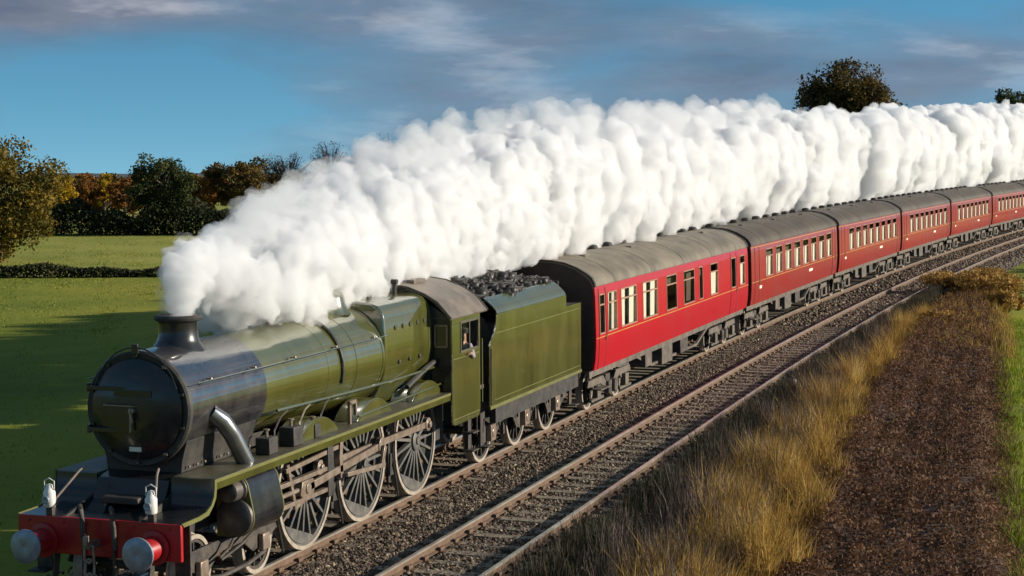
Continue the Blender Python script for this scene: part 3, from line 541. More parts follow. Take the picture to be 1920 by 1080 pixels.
# ------------------------------------------------------------------ driver
def skinned(name, J, E, m, parent):
    """J = {key: (pos, radius)}; a Skin modifier grows one continuous surface"""
    ks = list(J); me = bpy.data.meshes.new(name); me.from_pydata([J[k][0] for k in ks], [(ks.index(a), ks.index(b)) for a, b in E], [])
    o = link(name, me, m, parent); o.modifiers.new('skin', 'SKIN'); sv = me.skin_vertices[0].data
    for i, k in enumerate(ks): sv[i].radius = (J[k][1],)*2
    sv[0].use_root = True
    sd = o.modifiers.new('sub', 'SUBSURF'); sd.levels = 1; sd.render_levels = 2; me.shade_smooth() if me.polygons else None
    return o
SKIN = mat('skin', (0.52, 0.29, 0.20), 0.5); JACK = mat('faded overall cloth', (0.34, 0.30, 0.34), 0.85, var=(0.26, 0.23, 0.27), vscale=8); DARKC = mat('dark cloth', (0.03, 0.03, 0.04), 0.8)
def driver():
    t = empty('person', (1.03, 12.12, 2.16)); tag(t, 'driver in faded overalls and dark cap sitting at the cab side window', 'person')
    J = {'pel': ((0, 0, 0.09), 0.10), 'chest': ((0.03, -0.02, 0.42), 0.11), 'neck': ((0.06, -0.03, 0.56), 0.05), 'head': ((0.08, -0.05, 0.66), 0.075), 'crown': ((0.08, -0.05, 0.76), 0.07),
         'nose': ((0.10, -0.135, 0.68), 0.018), 'jaw': ((0.09, -0.10, 0.61), 0.04),
         'sh1': ((0.20, -0.03, 0.46), 0.055), 'el1': ((0.30, -0.10, 0.24), 0.042), 'wr1': ((0.33, -0.30, 0.34), 0.030), 'pa1': ((0.335, -0.36, 0.345), 0.032),
         'sh2': ((-0.16, -0.03, 0.46), 0.055), 'el2': ((-0.18, -0.08, 0.20), 0.042), 'wr2': ((-0.10, -0.28, 0.16), 0.030), 'pa2': ((-0.08, -0.34, 0.15), 0.032),
         'hp1': ((0.10, -0.04, 0.06), 0.085), 'kn1': ((0.11, -0.46, 0.06), 0.06), 'an1': ((0.11, -0.44, -0.30), 0.04), 'to1': ((0.11, -0.60, -0.34), 0.04),
         'hp2': ((-0.10, -0.04, 0.06), 0.085), 'kn2': ((-0.11, -0.46, 0.06), 0.06), 'an2': ((-0.11, -0.44, -0.30), 0.04), 'to2': ((-0.11, -0.60, -0.34), 0.04)}
    E = [('pel', 'chest'), ('chest', 'neck'), ('neck', 'head'), ('head', 'crown'), ('head', 'nose'), ('head', 'jaw')]
    for k in '12': E += [('chest', 'sh'+k), ('sh'+k, 'el'+k), ('el'+k, 'wr'+k), ('wr'+k, 'pa'+k), ('pel', 'hp'+k), ('hp'+k, 'kn'+k), ('kn'+k, 'an'+k), ('an'+k, 'to'+k)]
    for k, px, pz in (('1', 0.335, 0.345), ('2', -0.08, 0.15)):
        for i, (dx, ln) in enumerate(((-0.024, 0.07), (-0.008, 0.08), (0.008, 0.075), (0.024, 0.06))):
            J[f'f{k}{i}a'] = ((px+dx, -0.39+(0 if k == '1' else 0.02), pz), 0.009); J[f'f{k}{i}b'] = ((px+dx, -0.39-ln, pz-0.02), 0.008); E += [('pa'+k, f'f{k}{i}a'), (f'f{k}{i}a', f'f{k}{i}b')]
        J['t'+k] = ((px-0.05, -0.37, pz-0.005), 0.010); E += [('pa'+k, 't'+k)]
    skinned('body', J, E, SKIN, t)
    Jc = {k: (J[k][0], J[k][1]*1.16+0.004) for k in ('pel', 'chest', 'sh1', 'el1', 'wr1', 'sh2', 'el2', 'wr2')}
    skinned('jacket', Jc, [e for e in E if e[0] in Jc and e[1] in Jc], JACK, t)
    Jt = {k: (J[k][0], J[k][1]*1.14+0.004) for k in ('pel', 'hp1', 'kn1', 'an1', 'hp2', 'kn2', 'an2')}
    skinned('trousers', Jt, [e for e in E if e[0] in Jt and e[1] in Jt], JACK, t)
    MB().lathe([(0.70, 0.088), (0.745, 0.095), (0.78, 0.105), (0.80, 0.095), (0.81, 0.0)], 2, (0.08, -0.05, 0.005), 20).box(0.02, 0.14, -0.18, -0.12, 0.705, 0.715).build('cap', DARKC, t)
driver()

# ------------------------------------------------------------------ tender
ten = empty('tender', (0, 13.1, 0)); tag(ten, 'olive green coal tender with curved-in tops, coupled behind the locomotive cab', 'tender')
TL = 6.55
for s in (-1, 1):
    x0, x1 = sorted((s*1.26, s*1.29))
    poly = [(0.0, 1.27), (TL, 1.27), (TL, 2.86), (TL-1.2, 2.86), (TL-1.2, 3.12), (0.55, 3.12)] + arc2((-0.25, 3.22), 0.72, -10, -62, 7) + [(0.0, 2.50)]
    MB().prism(poly, 0, x0, x1).build('side_sheet', GREEN, ten, 0.004)
    cur = [(1.275, 3.122), (1.26, 3.18), (1.20, 3.25), (1.08, 3.36), (0.98, 3.43)]; cur = [(s*a, z) for a, z in cur]; cur = cur + [(x-s*0.025, z-0.02) for x, z in cur[::-1]]
    MB().prism(cur, 1, 0.50, TL-1.2).build('curved_top', GREEN, ten, ang=50)
    x0, x1 = sorted((s*1.265, s*1.31)); MB().box(x0, x1, 0.0, TL, 1.20, 1.268).build('bottom_beading', GREENL, ten, 0.004)
    x0, x1 = sorted((s*1.29, s*1.294)); ln = MB(); ln.box(x0, x1, 0.30, TL-0.08, 2.72, 2.735).box(x0, x1, 0.30, TL-0.08, 1.36, 1.375).box(x0, x1, 0.30, 0.315, 1.375, 2.72).box(x0, x1, TL-0.095, TL-0.08, 1.375, 2.72).build('lining', GREENL, ten)
    MB().tube([(s*1.33, -0.02, 1.30), (s*1.33, -0.02, 2.45)], 0.018, 8).build('handrail', SOOT, ten)
    x0, x1 = sorted((s*0.98, s*1.01))
    fp = [(0.0, 1.20), (TL, 1.20), (TL, 0.80), (TL-0.5, 0.62), (5.7, 0.45), (4.8, 0.45), (4.6, 0.72), (4.2, 0.78), (3.7, 0.72), (3.45, 0.45), (2.55, 0.45), (2.3, 0.72), (1.9, 0.78), (1.4, 0.72), (1.15, 0.45), (0.3, 0.45), (0.0, 0.7)]
    fr = MB().prism(fp, 0, x0, x1).build('frame', GRIME, ten)
    for wy in (0.72, 2.98, 5.24):
        put_wheel('wheel', TEN, ten, s*0.775, wy, 0.64, wy)
        MB().box(s*1.06-0.06, s*1.06+0.06, wy-0.16, wy+0.16, 0.46, 0.80).lathe([(0.06, 0.10), (0.075, 0.09), (0.08, 0)] if s > 0 else [(-0.08, 0), (-0.075, 0.09), (-0.06, 0.10)], 0, (s*1.06, wy, 0.63), 14).build('axlebox', STEEL, ten, 0.015)
        sp = MB()
        for k in range(5): w = 0.50-0.09*k; sp.prism([(wy-w, 1.02-0.03*k-0.05*(1 if k == 0 else 0.6)), (wy, 0.98-0.035*k), (wy+w, 1.02-0.03*k-0.03), (wy+w, 0.995-0.03*k-0.03), (wy, 0.95-0.035*k), (wy-w, 0.995-0.03*k-0.05)], 0, s*1.06-0.04, s*1.06+0.04)
        sp.bar((s*1.06, wy-0.48, 0.98), (s*1.06, wy-0.52, 0.70), 0.04, 0.04).bar((s*1.06, wy+0.48, 0.98), (s*1.06, wy+0.52, 0.70), 0.04, 0.04).build('leaf_spring', GRIME, ten)
        MB().bar((s*0.78, wy-0.70, 1.0), (s*0.78, wy-0.68, 0.35), 0.05, 0.10).build('brake_hanger', GRIME, ten)
    for y in (0.15, TL-0.15): MB().box(s*1.12-0.12, s*1.12+0.12, y-0.16, y+0.16, 0.42, 0.45).box(s*1.05-0.02, s*1.05+0.02, y-0.10, y+0.10, 0.42, 1.2).build('step', GRIME, ten, 0.004)
    b = empty('buffer', (s*0.87, TL+0.62, 1.06), 0, ten); MB().lathe([(0, 0), (-0.02, 0.22), (-0.05, 0.22), (-0.06, 0.09), (-0.3, 0.09), (-0.31, 0.15), (-0.58, 0.17)], 1, (0, 0, 0), 24).build('buffer_head', GRIME, b)
MB().box(-1.255, 1.255, 0.02, TL-0.02, 1.21, 1.30).build('tank_bottom', GRIME, ten)
MB().box(-1.255, 1.255, TL-0.035, TL-0.003, 1.30, 2.855).build('rear_sheet', SOOT, ten)
MB().box(-1.255, 1.255, TL-1.2, TL-0.04, 2.80, 2.845).lathe([(2.845, 0.24), (3.0, 0.23), (3.05, 0.15), (3.06, 0)], 2, (0, TL-0.6, 0), 20).box(-0.9, -0.5, TL-0.9, TL-0.5, 2.84, 2.98).build('tank_top', SOOT, ten)
MB().prism([(-1.25, 2.846), (1.25, 2.846), (1.25, 3.10), (0.95, 3.42), (-0.95, 3.42), (-1.25, 3.10)], 1, TL-1.24, TL-1.205).build('coal_plate', SOOT, ten)
MB().prism([(-1.25, 1.3), (1.25, 1.3), (1.25, 2.5), (1.0, 3.0), (0.5, 3.3), (-0.5, 3.3), (-1.0, 3.0), (-1.25, 2.5)], 1, 0.50, 0.54).build('front_bulkhead', SOOT, ten)
MB().prism([(0.55, 2.4), (0.55, 2.9), (TL-1.25, 3.2), (TL-1.25, 2.4)], 0, -1.24, 1.24).build('coal_space_floor', SOOT, ten)
MB().box(-1.22, 1.22, 0.56, TL, 0.85, 1.19).build('drag_box', SOOT, ten)
MB().box(-1.20, 1.20, TL-0.002, TL+0.05, 0.88, 1.19).build('buffer_beam', SOOT, ten)
for wy in (0.72, 2.98, 5.24): MB().lathe([(-0.74, 0.085), (0.74, 0.085)], 0, (0, wy, 0.64), 12).build('axle', GRIME, ten)
def lumps(n, place, size, name, m):
    C = place(n); O = np.array([(x, y, z) for x in (-1, 1) for y in (-1, 1) for z in (-1, 1)], float)
    V = C[:, None] + (O[None]*rng.uniform(0.5, 1.1, (n, 8, 1)) + rng.normal(0, 0.25, (n, 8, 3)))*(size*rng.uniform(0.5, 1.4, n))[:, None, None]
    Q = np.array([(0, 1, 3, 2), (4, 6, 7, 5), (0, 4, 5, 1), (2, 3, 7, 6), (0, 2, 6, 4), (1, 5, 7, 3)])
    return link(name, arr_mesh(name, V.reshape(-1, 3), (Q[None]+(np.arange(n)*8)[:, None, None]).reshape(-1, 4)), m)
def coal_place(n):
    x = rng.uniform(-1.0, 1.0, n); y = rng.uniform(13.75, 18.30, n); top = 3.27 + 0.36*np.cos(x*1.35)*np.clip(np.minimum((y-13.3)/1.2, (18.75-y)/0.8), 0.1, 1) + 0.10*np.sin(y*2.7)*np.cos(x*3)
    return np.stack([x, y, top-rng.uniform(0, 0.30, n)], 1)
tag(lumps(2600, coal_place, 0.075, 'coal', COALM), 'heap of black coal lumps piled high in the tender', 'coal', kind='stuff')

# ------------------------------------------------------------------ coaches
PROF = [(1.355, 1.12), (1.395, 1.38), (1.412, 1.70), (1.412, 2.0), (1.400, 2.50), (1.385, 2.95), (1.360, 3.16)]
def px(z):
    for (a, z0), (b, z1) in zip(PROF, PROF[1:]):
        if z0 <= z <= z1+1e-6: return a + (b-a)*(z-z0)/(z1-z0)
    return PROF[-1][0] if z > 2 else PROF[0][0]
def skin_strip(b, s, y0, y1, z0, z1, th=0.05, out=0.0):
    zs = [z0] + [z for _, z in PROF if z0 < z < z1] + [z1]
    poly = [(s*(px(z)+out), z) for z in zs] + [(s*(px(z)-th), z) for z in zs[::-1]]
    return b.prism(poly, 1, y0, y1)
GOLD = mat('gold lining', (0.55, 0.30, 0.06), 0.45)
VENT = mat('roof ventilator', (0.03, 0.028, 0.025), 0.7)
UNDER = mat('underframe grime', (0.075, 0.062, 0.052), 0.75, var=(0.16, 0.13, 0.10), vscale=3, bump=0.2)
W_Z0, W_Z1 = 1.96, 2.95
def coach(ya, yb, label, paint, wins, doors, first=False, proto=None):
    L_ = yb-ya-0.62; x0, x1 = float(cx(ya)), float(cx(yb)); rz = -math.atan2(x1-x0, yb-ya)
    t = empty('passenger_coach', (x0, ya, 0), rz)
    tag(t, label, 'coach', 'maroon coaches of the train')
    body = MB()
    for s in (-1, 1):
        skin_strip(body, s, 0, L_, 1.12, W_Z0-0.001); skin_strip(body, s, 0, L_, W_Z1+0.001, 3.16)
        edges = [0.0] + [e for w in wins for e in w[:2]] + [L_]
        for a, b in zip(edges[::2], edges[1::2]): skin_strip(body, s, a, b, W_Z0, W_Z1)
    body.build('body', paint, t, 0, ang=25)
    # ends and gangways
    for y0, y1 in ((0.0, 0.06), (L_-0.06, L_)):
        n = [(1.35, 1.12), (1.39, 2.0), (1.34, 3.15), (1.15, 3.45), (0.8, 3.60), (0.4, 3.71), (0, 3.74)]; n = [(a*0.998, z) for a, z in n]
        e = MB().prism(n + [(-a, z) for a, z in n[::-1][1:]], 1, y0+0.002, y1-0.002).build('end_wall', ENDM, t)
    MB().box(-0.48, 0.48, -0.30, -0.003, 1.05, 3.25).box(-0.56, 0.56, -0.34, -0.30, 1.0, 3.32).build('gangway', ENDM, t, 0.02)
    MB().box(-0.48, 0.48, L_+0.003, L_+0.27, 1.05, 3.25).build('gangway', ENDM, t, 0.02)
    # roof
    rp_ = [(1.375, 3.155), (1.36, 3.24), (1.29, 3.36), (1.15, 3.47), (0.9, 3.61), (0.6, 3.72), (0.3, 3.765), (0, 3.78)]
    rp2 = rp_ + [(-a, z) for a, z in rp_[::-1][1:]]
    rf = MB().prism(rp2 + [(1.0*a*0.96, z-0.05) for a, z in rp2[::-1]], 1, -0.02, L_+0.02).build('roof', CROOF if first else CROOF2, t, 0, ang=30)
    for y in (0.0, L_-0.05): MB().prism([(a*1.012, z+0.014) for a, z in rp2] + [(a*0.99, z-0.02) for a, z in rp2[::-1]], 1, y-0.035, y+0.085).build('roof_rim', VENT, rf)
    for k in range(5): y = L_*(k+0.5)/5; MB().prism([(a*1.003, z+0.006) for a, z in rp2] + [(a*0.998, z-0.01) for a, z in rp2[::-1]], 1, y-0.02, y+0.02).build('roof_seam', CROOF if first else CROOF2, rf)
    nv = 12 if first else 9
    for k in range(nv):
        if first and k in (7,): continue
        y = 1.0+(L_-2.0)*k/(nv-1); MB().lathe([(0, 0.17), (0.06, 0.17), (0.12, 0.13), (0.14, 0.0)], 2, (-0.30, y, 3.75), 12).build('ventilator', VENT, rf)
        if k % 3 == 1: MB().box(0.30, 0.48, y-0.25, y+0.25, 3.68, 3.79).build('ventilator', CROOF if first else CROOF2, rf, 0.02)
    # windows
    for s in (1, -1):
        for w in wins:
            a, b, style = w[0], w[1], w[2]; wz = (W_Z0, W_Z1)
            fr = MB(); g = 0.035
            for (p0, p1, q0, q1) in ((a, a+g, *wz), (b-g, b, *wz), (a+g, b-g, wz[0], wz[0]+g), (a+g, b-g, wz[1]-g, wz[1])): skin_strip(fr, s, p0+0.002, p1-0.002, q0+0.002, q1-0.002, 0.05, 0.008)
            zt = wz[1]-0.27
            if style != 'plain': skin_strip(fr, s, a+g, b-g, zt-0.018, zt+0.018, 0.04, 0.004)
            win = fr.build('window', FRAMEM, t)
            pn = MB(); skin_strip(pn, s, a+g, b-g, wz[0]+g, wz[1]-g, 0.028, -0.022); pn.build('pane', GLASS, win)
            if s > 0 and style in ('curtain', 'wide', 'blind'):
                cw = (b-a)*{'curtain': 0.36, 'wide': 0.43, 'blind': 0.80}[style]; zz = wz[1]-0.02 if style == 'curtain' else zt
                for q0, q1 in (((a+0.02, a+cw), (b-cw, b-0.02)) if style != 'blind' else ((a+0.06, b-0.06),)):
                    n = 9; xb = px(2.4)-0.062; poly = [(xb-0.018*(k % 2), q0+(q1-q0)*k/(n-1)) for k in range(n)] + [(xb-0.04-0.018*(k % 2), q0+(q1-q0)*k/(n-1)) for k in range(n)][::-1]
                    MB().prism(poly, 2, wz[0]-0.02, zz).build('curtain', CREAM, win)
        for (a, b) in doors:
            d = MB(); skin_strip(d, s, a, b, 1.16, W_Z0-0.02, 0.02, 0.007); d.build('door', paint, t)
            for yy in (a, b): e = MB(); skin_strip(e, s, yy-0.012, yy+0.012, 1.14, 3.10, 0.02, 0.010); e.build('door_edge', ENDM, t)
            h = MB(); h.tube([(s*(px(1.9)+0.03), b-0.10, 1.80), (s*(px(1.9)+0.05), b-0.10, 1.93)], 0.016, 6); h.build('door_handle', STEEL, t)
        l2 = MB(); skin_strip(l2, s, 0.02, L_-0.02, W_Z0-0.075, W_Z0-0.055, 0.01, 0.0095); l2.build('waist_lining', GOLD, t)
        l3 = MB(); skin_strip(l3, s, 0.01, L_-0.01, W_Z1+0.13, W_Z1+0.15, 0.01, 0.006); l3.build('eaves_lining', GOLD if not first else paint, t)
        if not first:
            for y in (0.9, L_*0.62): l4 = MB(); skin_strip(l4, s, y, y+0.75, 1.62, 1.72, 0.01, 0.004); l4.build('number_panel', CREAM, t)
        x_a, x_b = sorted((s*1.16, s*1.24)); MB().box(x_a, x_b, 0.0, L_, 0.93, 1.118).build('solebar', UNDER, t, 0.006)
        for y0, y1, z0, mm in ((L_*0.40, L_*0.40+1.2, 0.42, UNDER), (L_*0.52, L_*0.52+0.9, 0.50, GRIME), (L_*0.30, L_*0.30+0.7, 0.55, UNDER)):
            MB().box(*sorted((s*0.72, s*1.20)), y0, y1, z0, 0.92).build('battery_box', mm, t, 0.02)
        tr = MB(); tr.bar((s*1.05, L_*0.27, 0.92), (s*1.05, L_*0.36, 0.50), 0.07, 0.07); tr.bar((s*1.05, L_*0.36, 0.50), (s*1.05, L_*0.66, 0.50), 0.07, 0.07); tr.bar((s*1.05, L_*0.66, 0.50), (s*1.05, L_*0.75, 0.92), 0.07, 0.07); tr.build('truss', UNDER, t)
        MB().box(*sorted((s*1.25, s*1.50)), 0.15, 0.95, 0.62, 0.65).build('footboard', UNDER, t, 0.004)
        b = empty('buffer', (s*0.87, -0.26, 1.06), 0, t); MB().lathe([(0, 0), (0.01, 0.21), (0.04, 0.21), (0.05, 0.08), (0.26, 0.08)], 1, (0, 0, 0), 20).build('buffer_head', GRIME, b)
    MB().box(-1.15, 1.15, 0.02, L_-0.02, 1.04, 1.115).build('floor', UNDER, t)
    MB().box(-0.03, 0.03, 0.1, L_-0.1, 1.12, 3.6).build('partition', INTER, t)
    MB().box(-0.7, 0.7, L_*0.45, L_*0.60, 0.62, 0.98).build('equipment_box', GRIME, t, 0.02)
    # bogies
    for yc in (2.45, L_-2.45):
        bg_ = empty('bogie', (0, yc, 0), 0, t)
        for s in (-1, 1):
            x_a, x_b = sorted((s*0.98, s*1.06))
            fr = MB().prism([(-2.0, 0.62), (-1.9, 0.78), (-0.6, 0.78), (-0.35, 0.58), (0.35, 0.58), (0.6, 0.78), (1.9, 0.78), (2.0, 0.62), (1.55, 0.60), (1.5, 0.50), (1.1, 0.50), (0.9, 0.62), (0.5, 0.48), (-0.5, 0.48), (-0.9, 0.62), (-1.1, 0.50), (-1.5, 0.50), (-1.55, 0.60)], 0, x_a, x_b)
            for wy in (-1.3, 1.3): fr.box(*sorted((s*1.02, s*1.16)), wy-0.16, wy+0.16, 0.32, 0.62); fr.box(*sorted((s*1.06, s*1.12)), wy-0.55, wy+0.55, 0.24, 0.31)
            fr.tube([(s*1.08, -0.28, 0.30), (s*1.08, -0.28, 0.60)], 0.10, 10).tube([(s*1.08, 0.28, 0.30), (s*1.08, 0.28, 0.60)], 0.10, 10)
            fr.build('frame', UNDER, bg_, 0.008)
            for wy in (-1.3, 1.3): put_wheel('wheel', CCH, bg_, s*0.775, wy, 0.46, wy+yc)
        ax = MB()
        for wy in (-1.3, 1.3): ax.lathe([(-0.74, 0.08), (0.74, 0.08)], 0, (0, wy, 0.46), 10)
        ax.box(-1.0, 1.0, -0.2, 0.2, 0.5, 0.75); ax.build('bolster', GRIME, bg_)
    return t
w1 = [(0.34, 0.80, 'dark'), (1.06, 1.92, 'curtain'), (2.30, 3.82, 'curtain'), (4.44, 6.0, 'curtain'), (7.0, 8.2, 'dark'), (9.05, 10.4, 'dark'), (11.0, 11.5, 'plain'), (12.55, 13.6, 'blind'), (15.6, 16.3, 'plain'), (16.95, 17.75, 'blind')]
COACHES = []
coach(20.55, 39.45, 'bright maroon coach next to the tender, with cream curtains in its first windows', CRIM, w1, [(0.28, 0.88), (15.5, 16.4)], True)
def w8(L_, n=8): 
    p = (L_-3.2)/n; return [(2.1+p*k+0.16*p, 2.1+p*k+0.84*p, 'wide') for k in range(n)]
ORD = ['second', 'third', 'fourth', 'fifth', 'sixth', 'seventh', 'eighth']
ya = 39.45
for k in range(7):
    yb = ya+17.6
    coach(ya, yb, f'weathered maroon coach, {ORD[k]} coach behind the tender', CRIMF, w8(16.98), [(0.55, 1.25), (15.85, 16.5)])
    ya = yb

# ------------------------------------------------------------------ steam plume
def steam_mat(name, dens, color=(0.962, 0.965, 0.972)):
    m = bpy.data.materials.new(name); m.use_nodes = True; nt = m.node_tree; nt.nodes.clear()
    o = nt.nodes.new('ShaderNodeOutputMaterial'); v = nt.nodes.new('ShaderNodeVolumePrincipled'); v.inputs['Density'].default_value = dens
    v.inputs['Anisotropy'].default_value = 0.15; v.inputs['Color'].default_value = (*color, 1)
    v.inputs['Absorption Color'].default_value = (0, 0, 0, 1)
    nt.links.new(v.outputs[0], o.inputs['Volume']); return m
def ico(sub):
    bm = bmesh.new(); bmesh.ops.create_icosphere(bm, subdivisions=sub, radius=1); bm.verts.ensure_lookup_table()
    V = np.array([v.co[:] for v in bm.verts]); Fc = np.array([[v.index for v in f.verts] for f in bm.faces]); bm.free(); return V, Fc
ICO = ico(2)
def puffs(name, S, voxel, m, parent, disp):
    """S (n,4): centres and radii; the union of the puffs is remeshed and its skin billowed"""
    n = len(S); V = (S[:, None, :3] + ICO[0][None]*S[:, None, 3:4]).reshape(-1, 3); Fc = (ICO[1][None] + (np.arange(n)*len(ICO[0]))[:, None, None]).reshape(-1, 3)
    o = link(name, arr_mesh(name, V, Fc), m, parent); md = o.modifiers.new('union', 'REMESH'); md.mode = 'VOXEL'; md.voxel_size = voxel
    for i, (kind, size, st) in enumerate(disp):
        tx = bpy.data.textures.new(f'{name}_{i}', kind); tx.noise_scale = size
        if kind == 'CLOUDS': tx.noise_depth = 3
        d = o.modifiers.new(f'billow{i}', 'DISPLACE'); d.texture = tx; d.texture_coords = 'GLOBAL'; d.strength = st; d.mid_level = 0.5 if kind == 'CLOUDS' else 0.35
    return o
PY = [3.3, 4.2, 5.5, 7, 9, 12, 16, 21, 30, 42, 57, 80, 111, 150, 200]
PT = [4.6, 5.0, 5.35, 5.7, 6.0, 6.4, 6.85, 7.35, 7.65, 7.95, 8.5, 9.2, 10.0, 11.1, 12.0]      # height of the tops
PB = [4.2, 3.9, 3.45, 3.3, 3.25, 3.3, 3.5, 3.6, 3.6, 3.6, 3.5, 3.4, 3.2, 3.0, 3.0]          # height of the underside
PXo = [0.0, -0.1, -0.3, -0.55, -0.85, -1.15, -1.4, -1.5, -2.0, -2.5, -3.0, -3.6, -4.2, -5.0, -6.0]
PWd = [0.45, 0.6, 0.8, 0.95, 1.1, 1.3, 1.5, 1.8, 2.1, 2.4, 2.8, 3.2, 3.8, 4.6, 5.4]
def plume_pts(y0, y1, gap, fine):
    """columns of puffs, one for each beat of the exhaust, leaning back, with smaller puffs over their skin"""
    S = []; y = y0
    while y < y1:
        top, bot, xo, wd = (float(np.interp(y, PY, a)) for a in (PT, PB, PXo, PWd)); x0 = float(cx(y))+xo; h = top-bot; R0 = min(wd, h/2)
        S.append((x0, y, (top+bot)/2-0.05*h, R0*0.78))
        for lay in (-0.55, 0.0, 0.55):
            tp = top - h*(abs(rng.normal(0, 0.11)) + 0.10*abs(lay)); r = R0*rng.uniform(0.26, 0.40); z = bot+r*rng.uniform(0.7, 1.3); yy = y+rng.uniform(-0.5, 0.5)*gap; xx = x0+lay*wd*rng.uniform(0.85, 1.15)
            while z < tp-r*0.5:
                rr = r*rng.uniform(0.75, 1.2)*(1.0 if z < tp-1.2*r else 0.8); bulge = math.sin(min(1, max(0, (z-bot)/h))*math.pi)*0.35*wd*lay*1.6
                S.append((xx+bulge+rng.normal(0, 0.10)*r, yy+(z-bot)*0.16+rng.normal(0, 0.12)*r, min(z, tp-rr), rr)); z += r*0.62
            for k in range(fine):
                a = rng.uniform(-0.2, 1.1)*math.pi; rs = r*rng.uniform(0.22, 0.5); q = rng.uniform(0.1, 1.0)
                S.append((xx+math.cos(a)*r*0.9+lay*0.3*wd*math.sin(q*math.pi), yy+q*h*0.16+rng.normal(0, 0.6)*r, bot+q*(tp-bot)-rs*0.4, rs))
        y += gap*rng.uniform(0.7, 1.3)
    return np.array(S)
plume = empty('steam_plume', (0, 2.8, 4.05)); tag(plume, 'long billowing white steam plume trailing back from the chimney above the whole train', 'steam', kind='stuff')
plume.location = (0, 0, 0)
D1, D2, D3 = 5.5, 4.2, 2.8
STEAM = [steam_mat('steam near', D1), steam_mat('steam middle', D2), steam_mat('steam far', D3), steam_mat('steam wisp', 0.9)]
JET = np.array([(0, 2.80, 4.02, 0.24), (0, 2.86, 4.25, 0.27), (-0.02, 3.0, 4.45, 0.33), (-0.05, 3.25, 4.60, 0.42), (-0.08, 3.6, 4.66, 0.44), (-0.12, 4.0, 4.66, 0.50), (-0.15, 4.4, 4.55, 0.55)])
first_puffs = np.concatenate([JET, plume_pts(4.2, 22, 0.62, 6)])
puffs('billow', first_puffs, 0.07, STEAM[0], plume, [('CLOUDS', 0.7, 0.50), ('VORONOI', 0.36, -0.18), ('CLOUDS', 0.18, 0.30)])
puffs('billow', plume_pts(21.5, 62, 1.15, 7), 0.13, STEAM[1], plume, [('CLOUDS', 1.7, 1.0), ('VORONOI', 0.65, -0.26), ('CLOUDS', 0.30, 0.42)])
puffs('billow', plume_pts(61, 205, 2.1, 7), 0.27, STEAM[2], plume, [('CLOUDS', 2.7, 1.4), ('VORONOI', 1.05, -0.4), ('CLOUDS', 0.5, 0.6)])
def veil(y0, y1, n, r0, r1, edge_):
    """thin torn shreds hanging over the skin of the plume"""
    S = []
    for k in range(n):
        y = y0+(y1-y0)*rng.random(); top, bot, xo, wd = (float(np.interp(y, PY, a)) for a in (PT, PB, PXo, PWd)); a = rng.uniform(-0.15, 1.05)*math.pi
        q = rng.uniform(0.86, 1.06)+edge_; S.append((float(cx(y))+xo+math.cos(a)*wd*q, y+(0.5+0.5*math.sin(a))*(top-bot)*0.15, (top+bot)/2+math.sin(a)*(top-bot)/2*q, rng.uniform(r0, r1)))
    return np.array(S)
puffs('shred', np.concatenate([veil(3.6, 22, 240, 0.14, 0.36, 0.0), veil(3.2, 7.5, 150, 0.08, 0.24, 0.08)]), 0.09, steam_mat('steam shreds near', 1.1), plume, [('CLOUDS', 0.35, 0.42), ('CLOUDS', 0.12, 0.14)])
puffs('shred', veil(22, 62, 300, 0.22, 0.55, 0.0), 0.15, steam_mat('steam shreds middle', 0.8), plume, [('CLOUDS', 0.5, 0.6), ('CLOUDS', 0.2, 0.2)])
Wp = []
for k in range(60):
    u = rng.random(); y = 2.8+2.0*u; lift = rng.random()**1.3; Wp.append((rng.normal(-0.05-0.2*u, 0.13+0.22*u), y+rng.normal(0, 0.10)-0.2*lift, 4.05+lift*(0.25+0.85*min(1, u*2)), rng.uniform(0.07, 0.20)))
for k in range(26): y = rng.uniform(4.0, 7.5); Wp.append((rng.normal(0.05, 0.25), y, 3.72+rng.uniform(0, 0.35), rng.uniform(0.10, 0.22)))
puffs('wisp', np.array(Wp), 0.05, STEAM[3], plume, [('CLOUDS', 0.3, 0.22), ('VORONOI', 0.16, -0.08)])

# ------------------------------------------------------------------ vegetation
def leafm(name, stops, vs_=0.8): return mat(name, (0.1,)*3, 0.75, vscale=vs_, vdetail=6, stops=stops, trans=0.22, spec=0.2)
BARK = mat('bark', (0.10, 0.075, 0.05), 0.9, var=(0.05, 0.04, 0.03), vscale=6, bump=0.5)
LEAF = {
 'gold': leafm('leaves gold green', [(0.36, (0.055, 0.060, 0.012)), (0.50, (0.13, 0.10, 0.018)), (0.62, (0.26, 0.17, 0.02))]),
 'yellow': leafm('leaves yellow', [(0.35, (0.24, 0.14, 0.012)), (0.52, (0.42, 0.27, 0.015)), (0.65, (0.50, 0.34, 0.03))]),
 'rust': leafm('leaves rust', [(0.35, (0.09, 0.05, 0.015)), (0.50, (0.20, 0.085, 0.02)), (0.64, (0.30, 0.14, 0.02))]),
 'dark': leafm('leaves dark green', [(0.36, (0.018, 0.030, 0.014)), (0.52, (0.045, 0.062, 0.018)), (0.66, (0.13, 0.13, 0.035))]),
 'brown': leafm('leaves brown green', [(0.36, (0.045, 0.038, 0.015)), (0.50, (0.10, 0.072, 0.02)), (0.64, (0.20, 0.12, 0.025))]),
 'bare': leafm('twigs', [(0.4, (0.035, 0.030, 0.034)), (0.6, (0.085, 0.065, 0.055))]),
 'hedge': leafm('hedge leaves', [(0.36, (0.016, 0.022, 0.012)), (0.52, (0.035, 0.042, 0.016)), (0.68, (0.09, 0.075, 0.03))]),
}
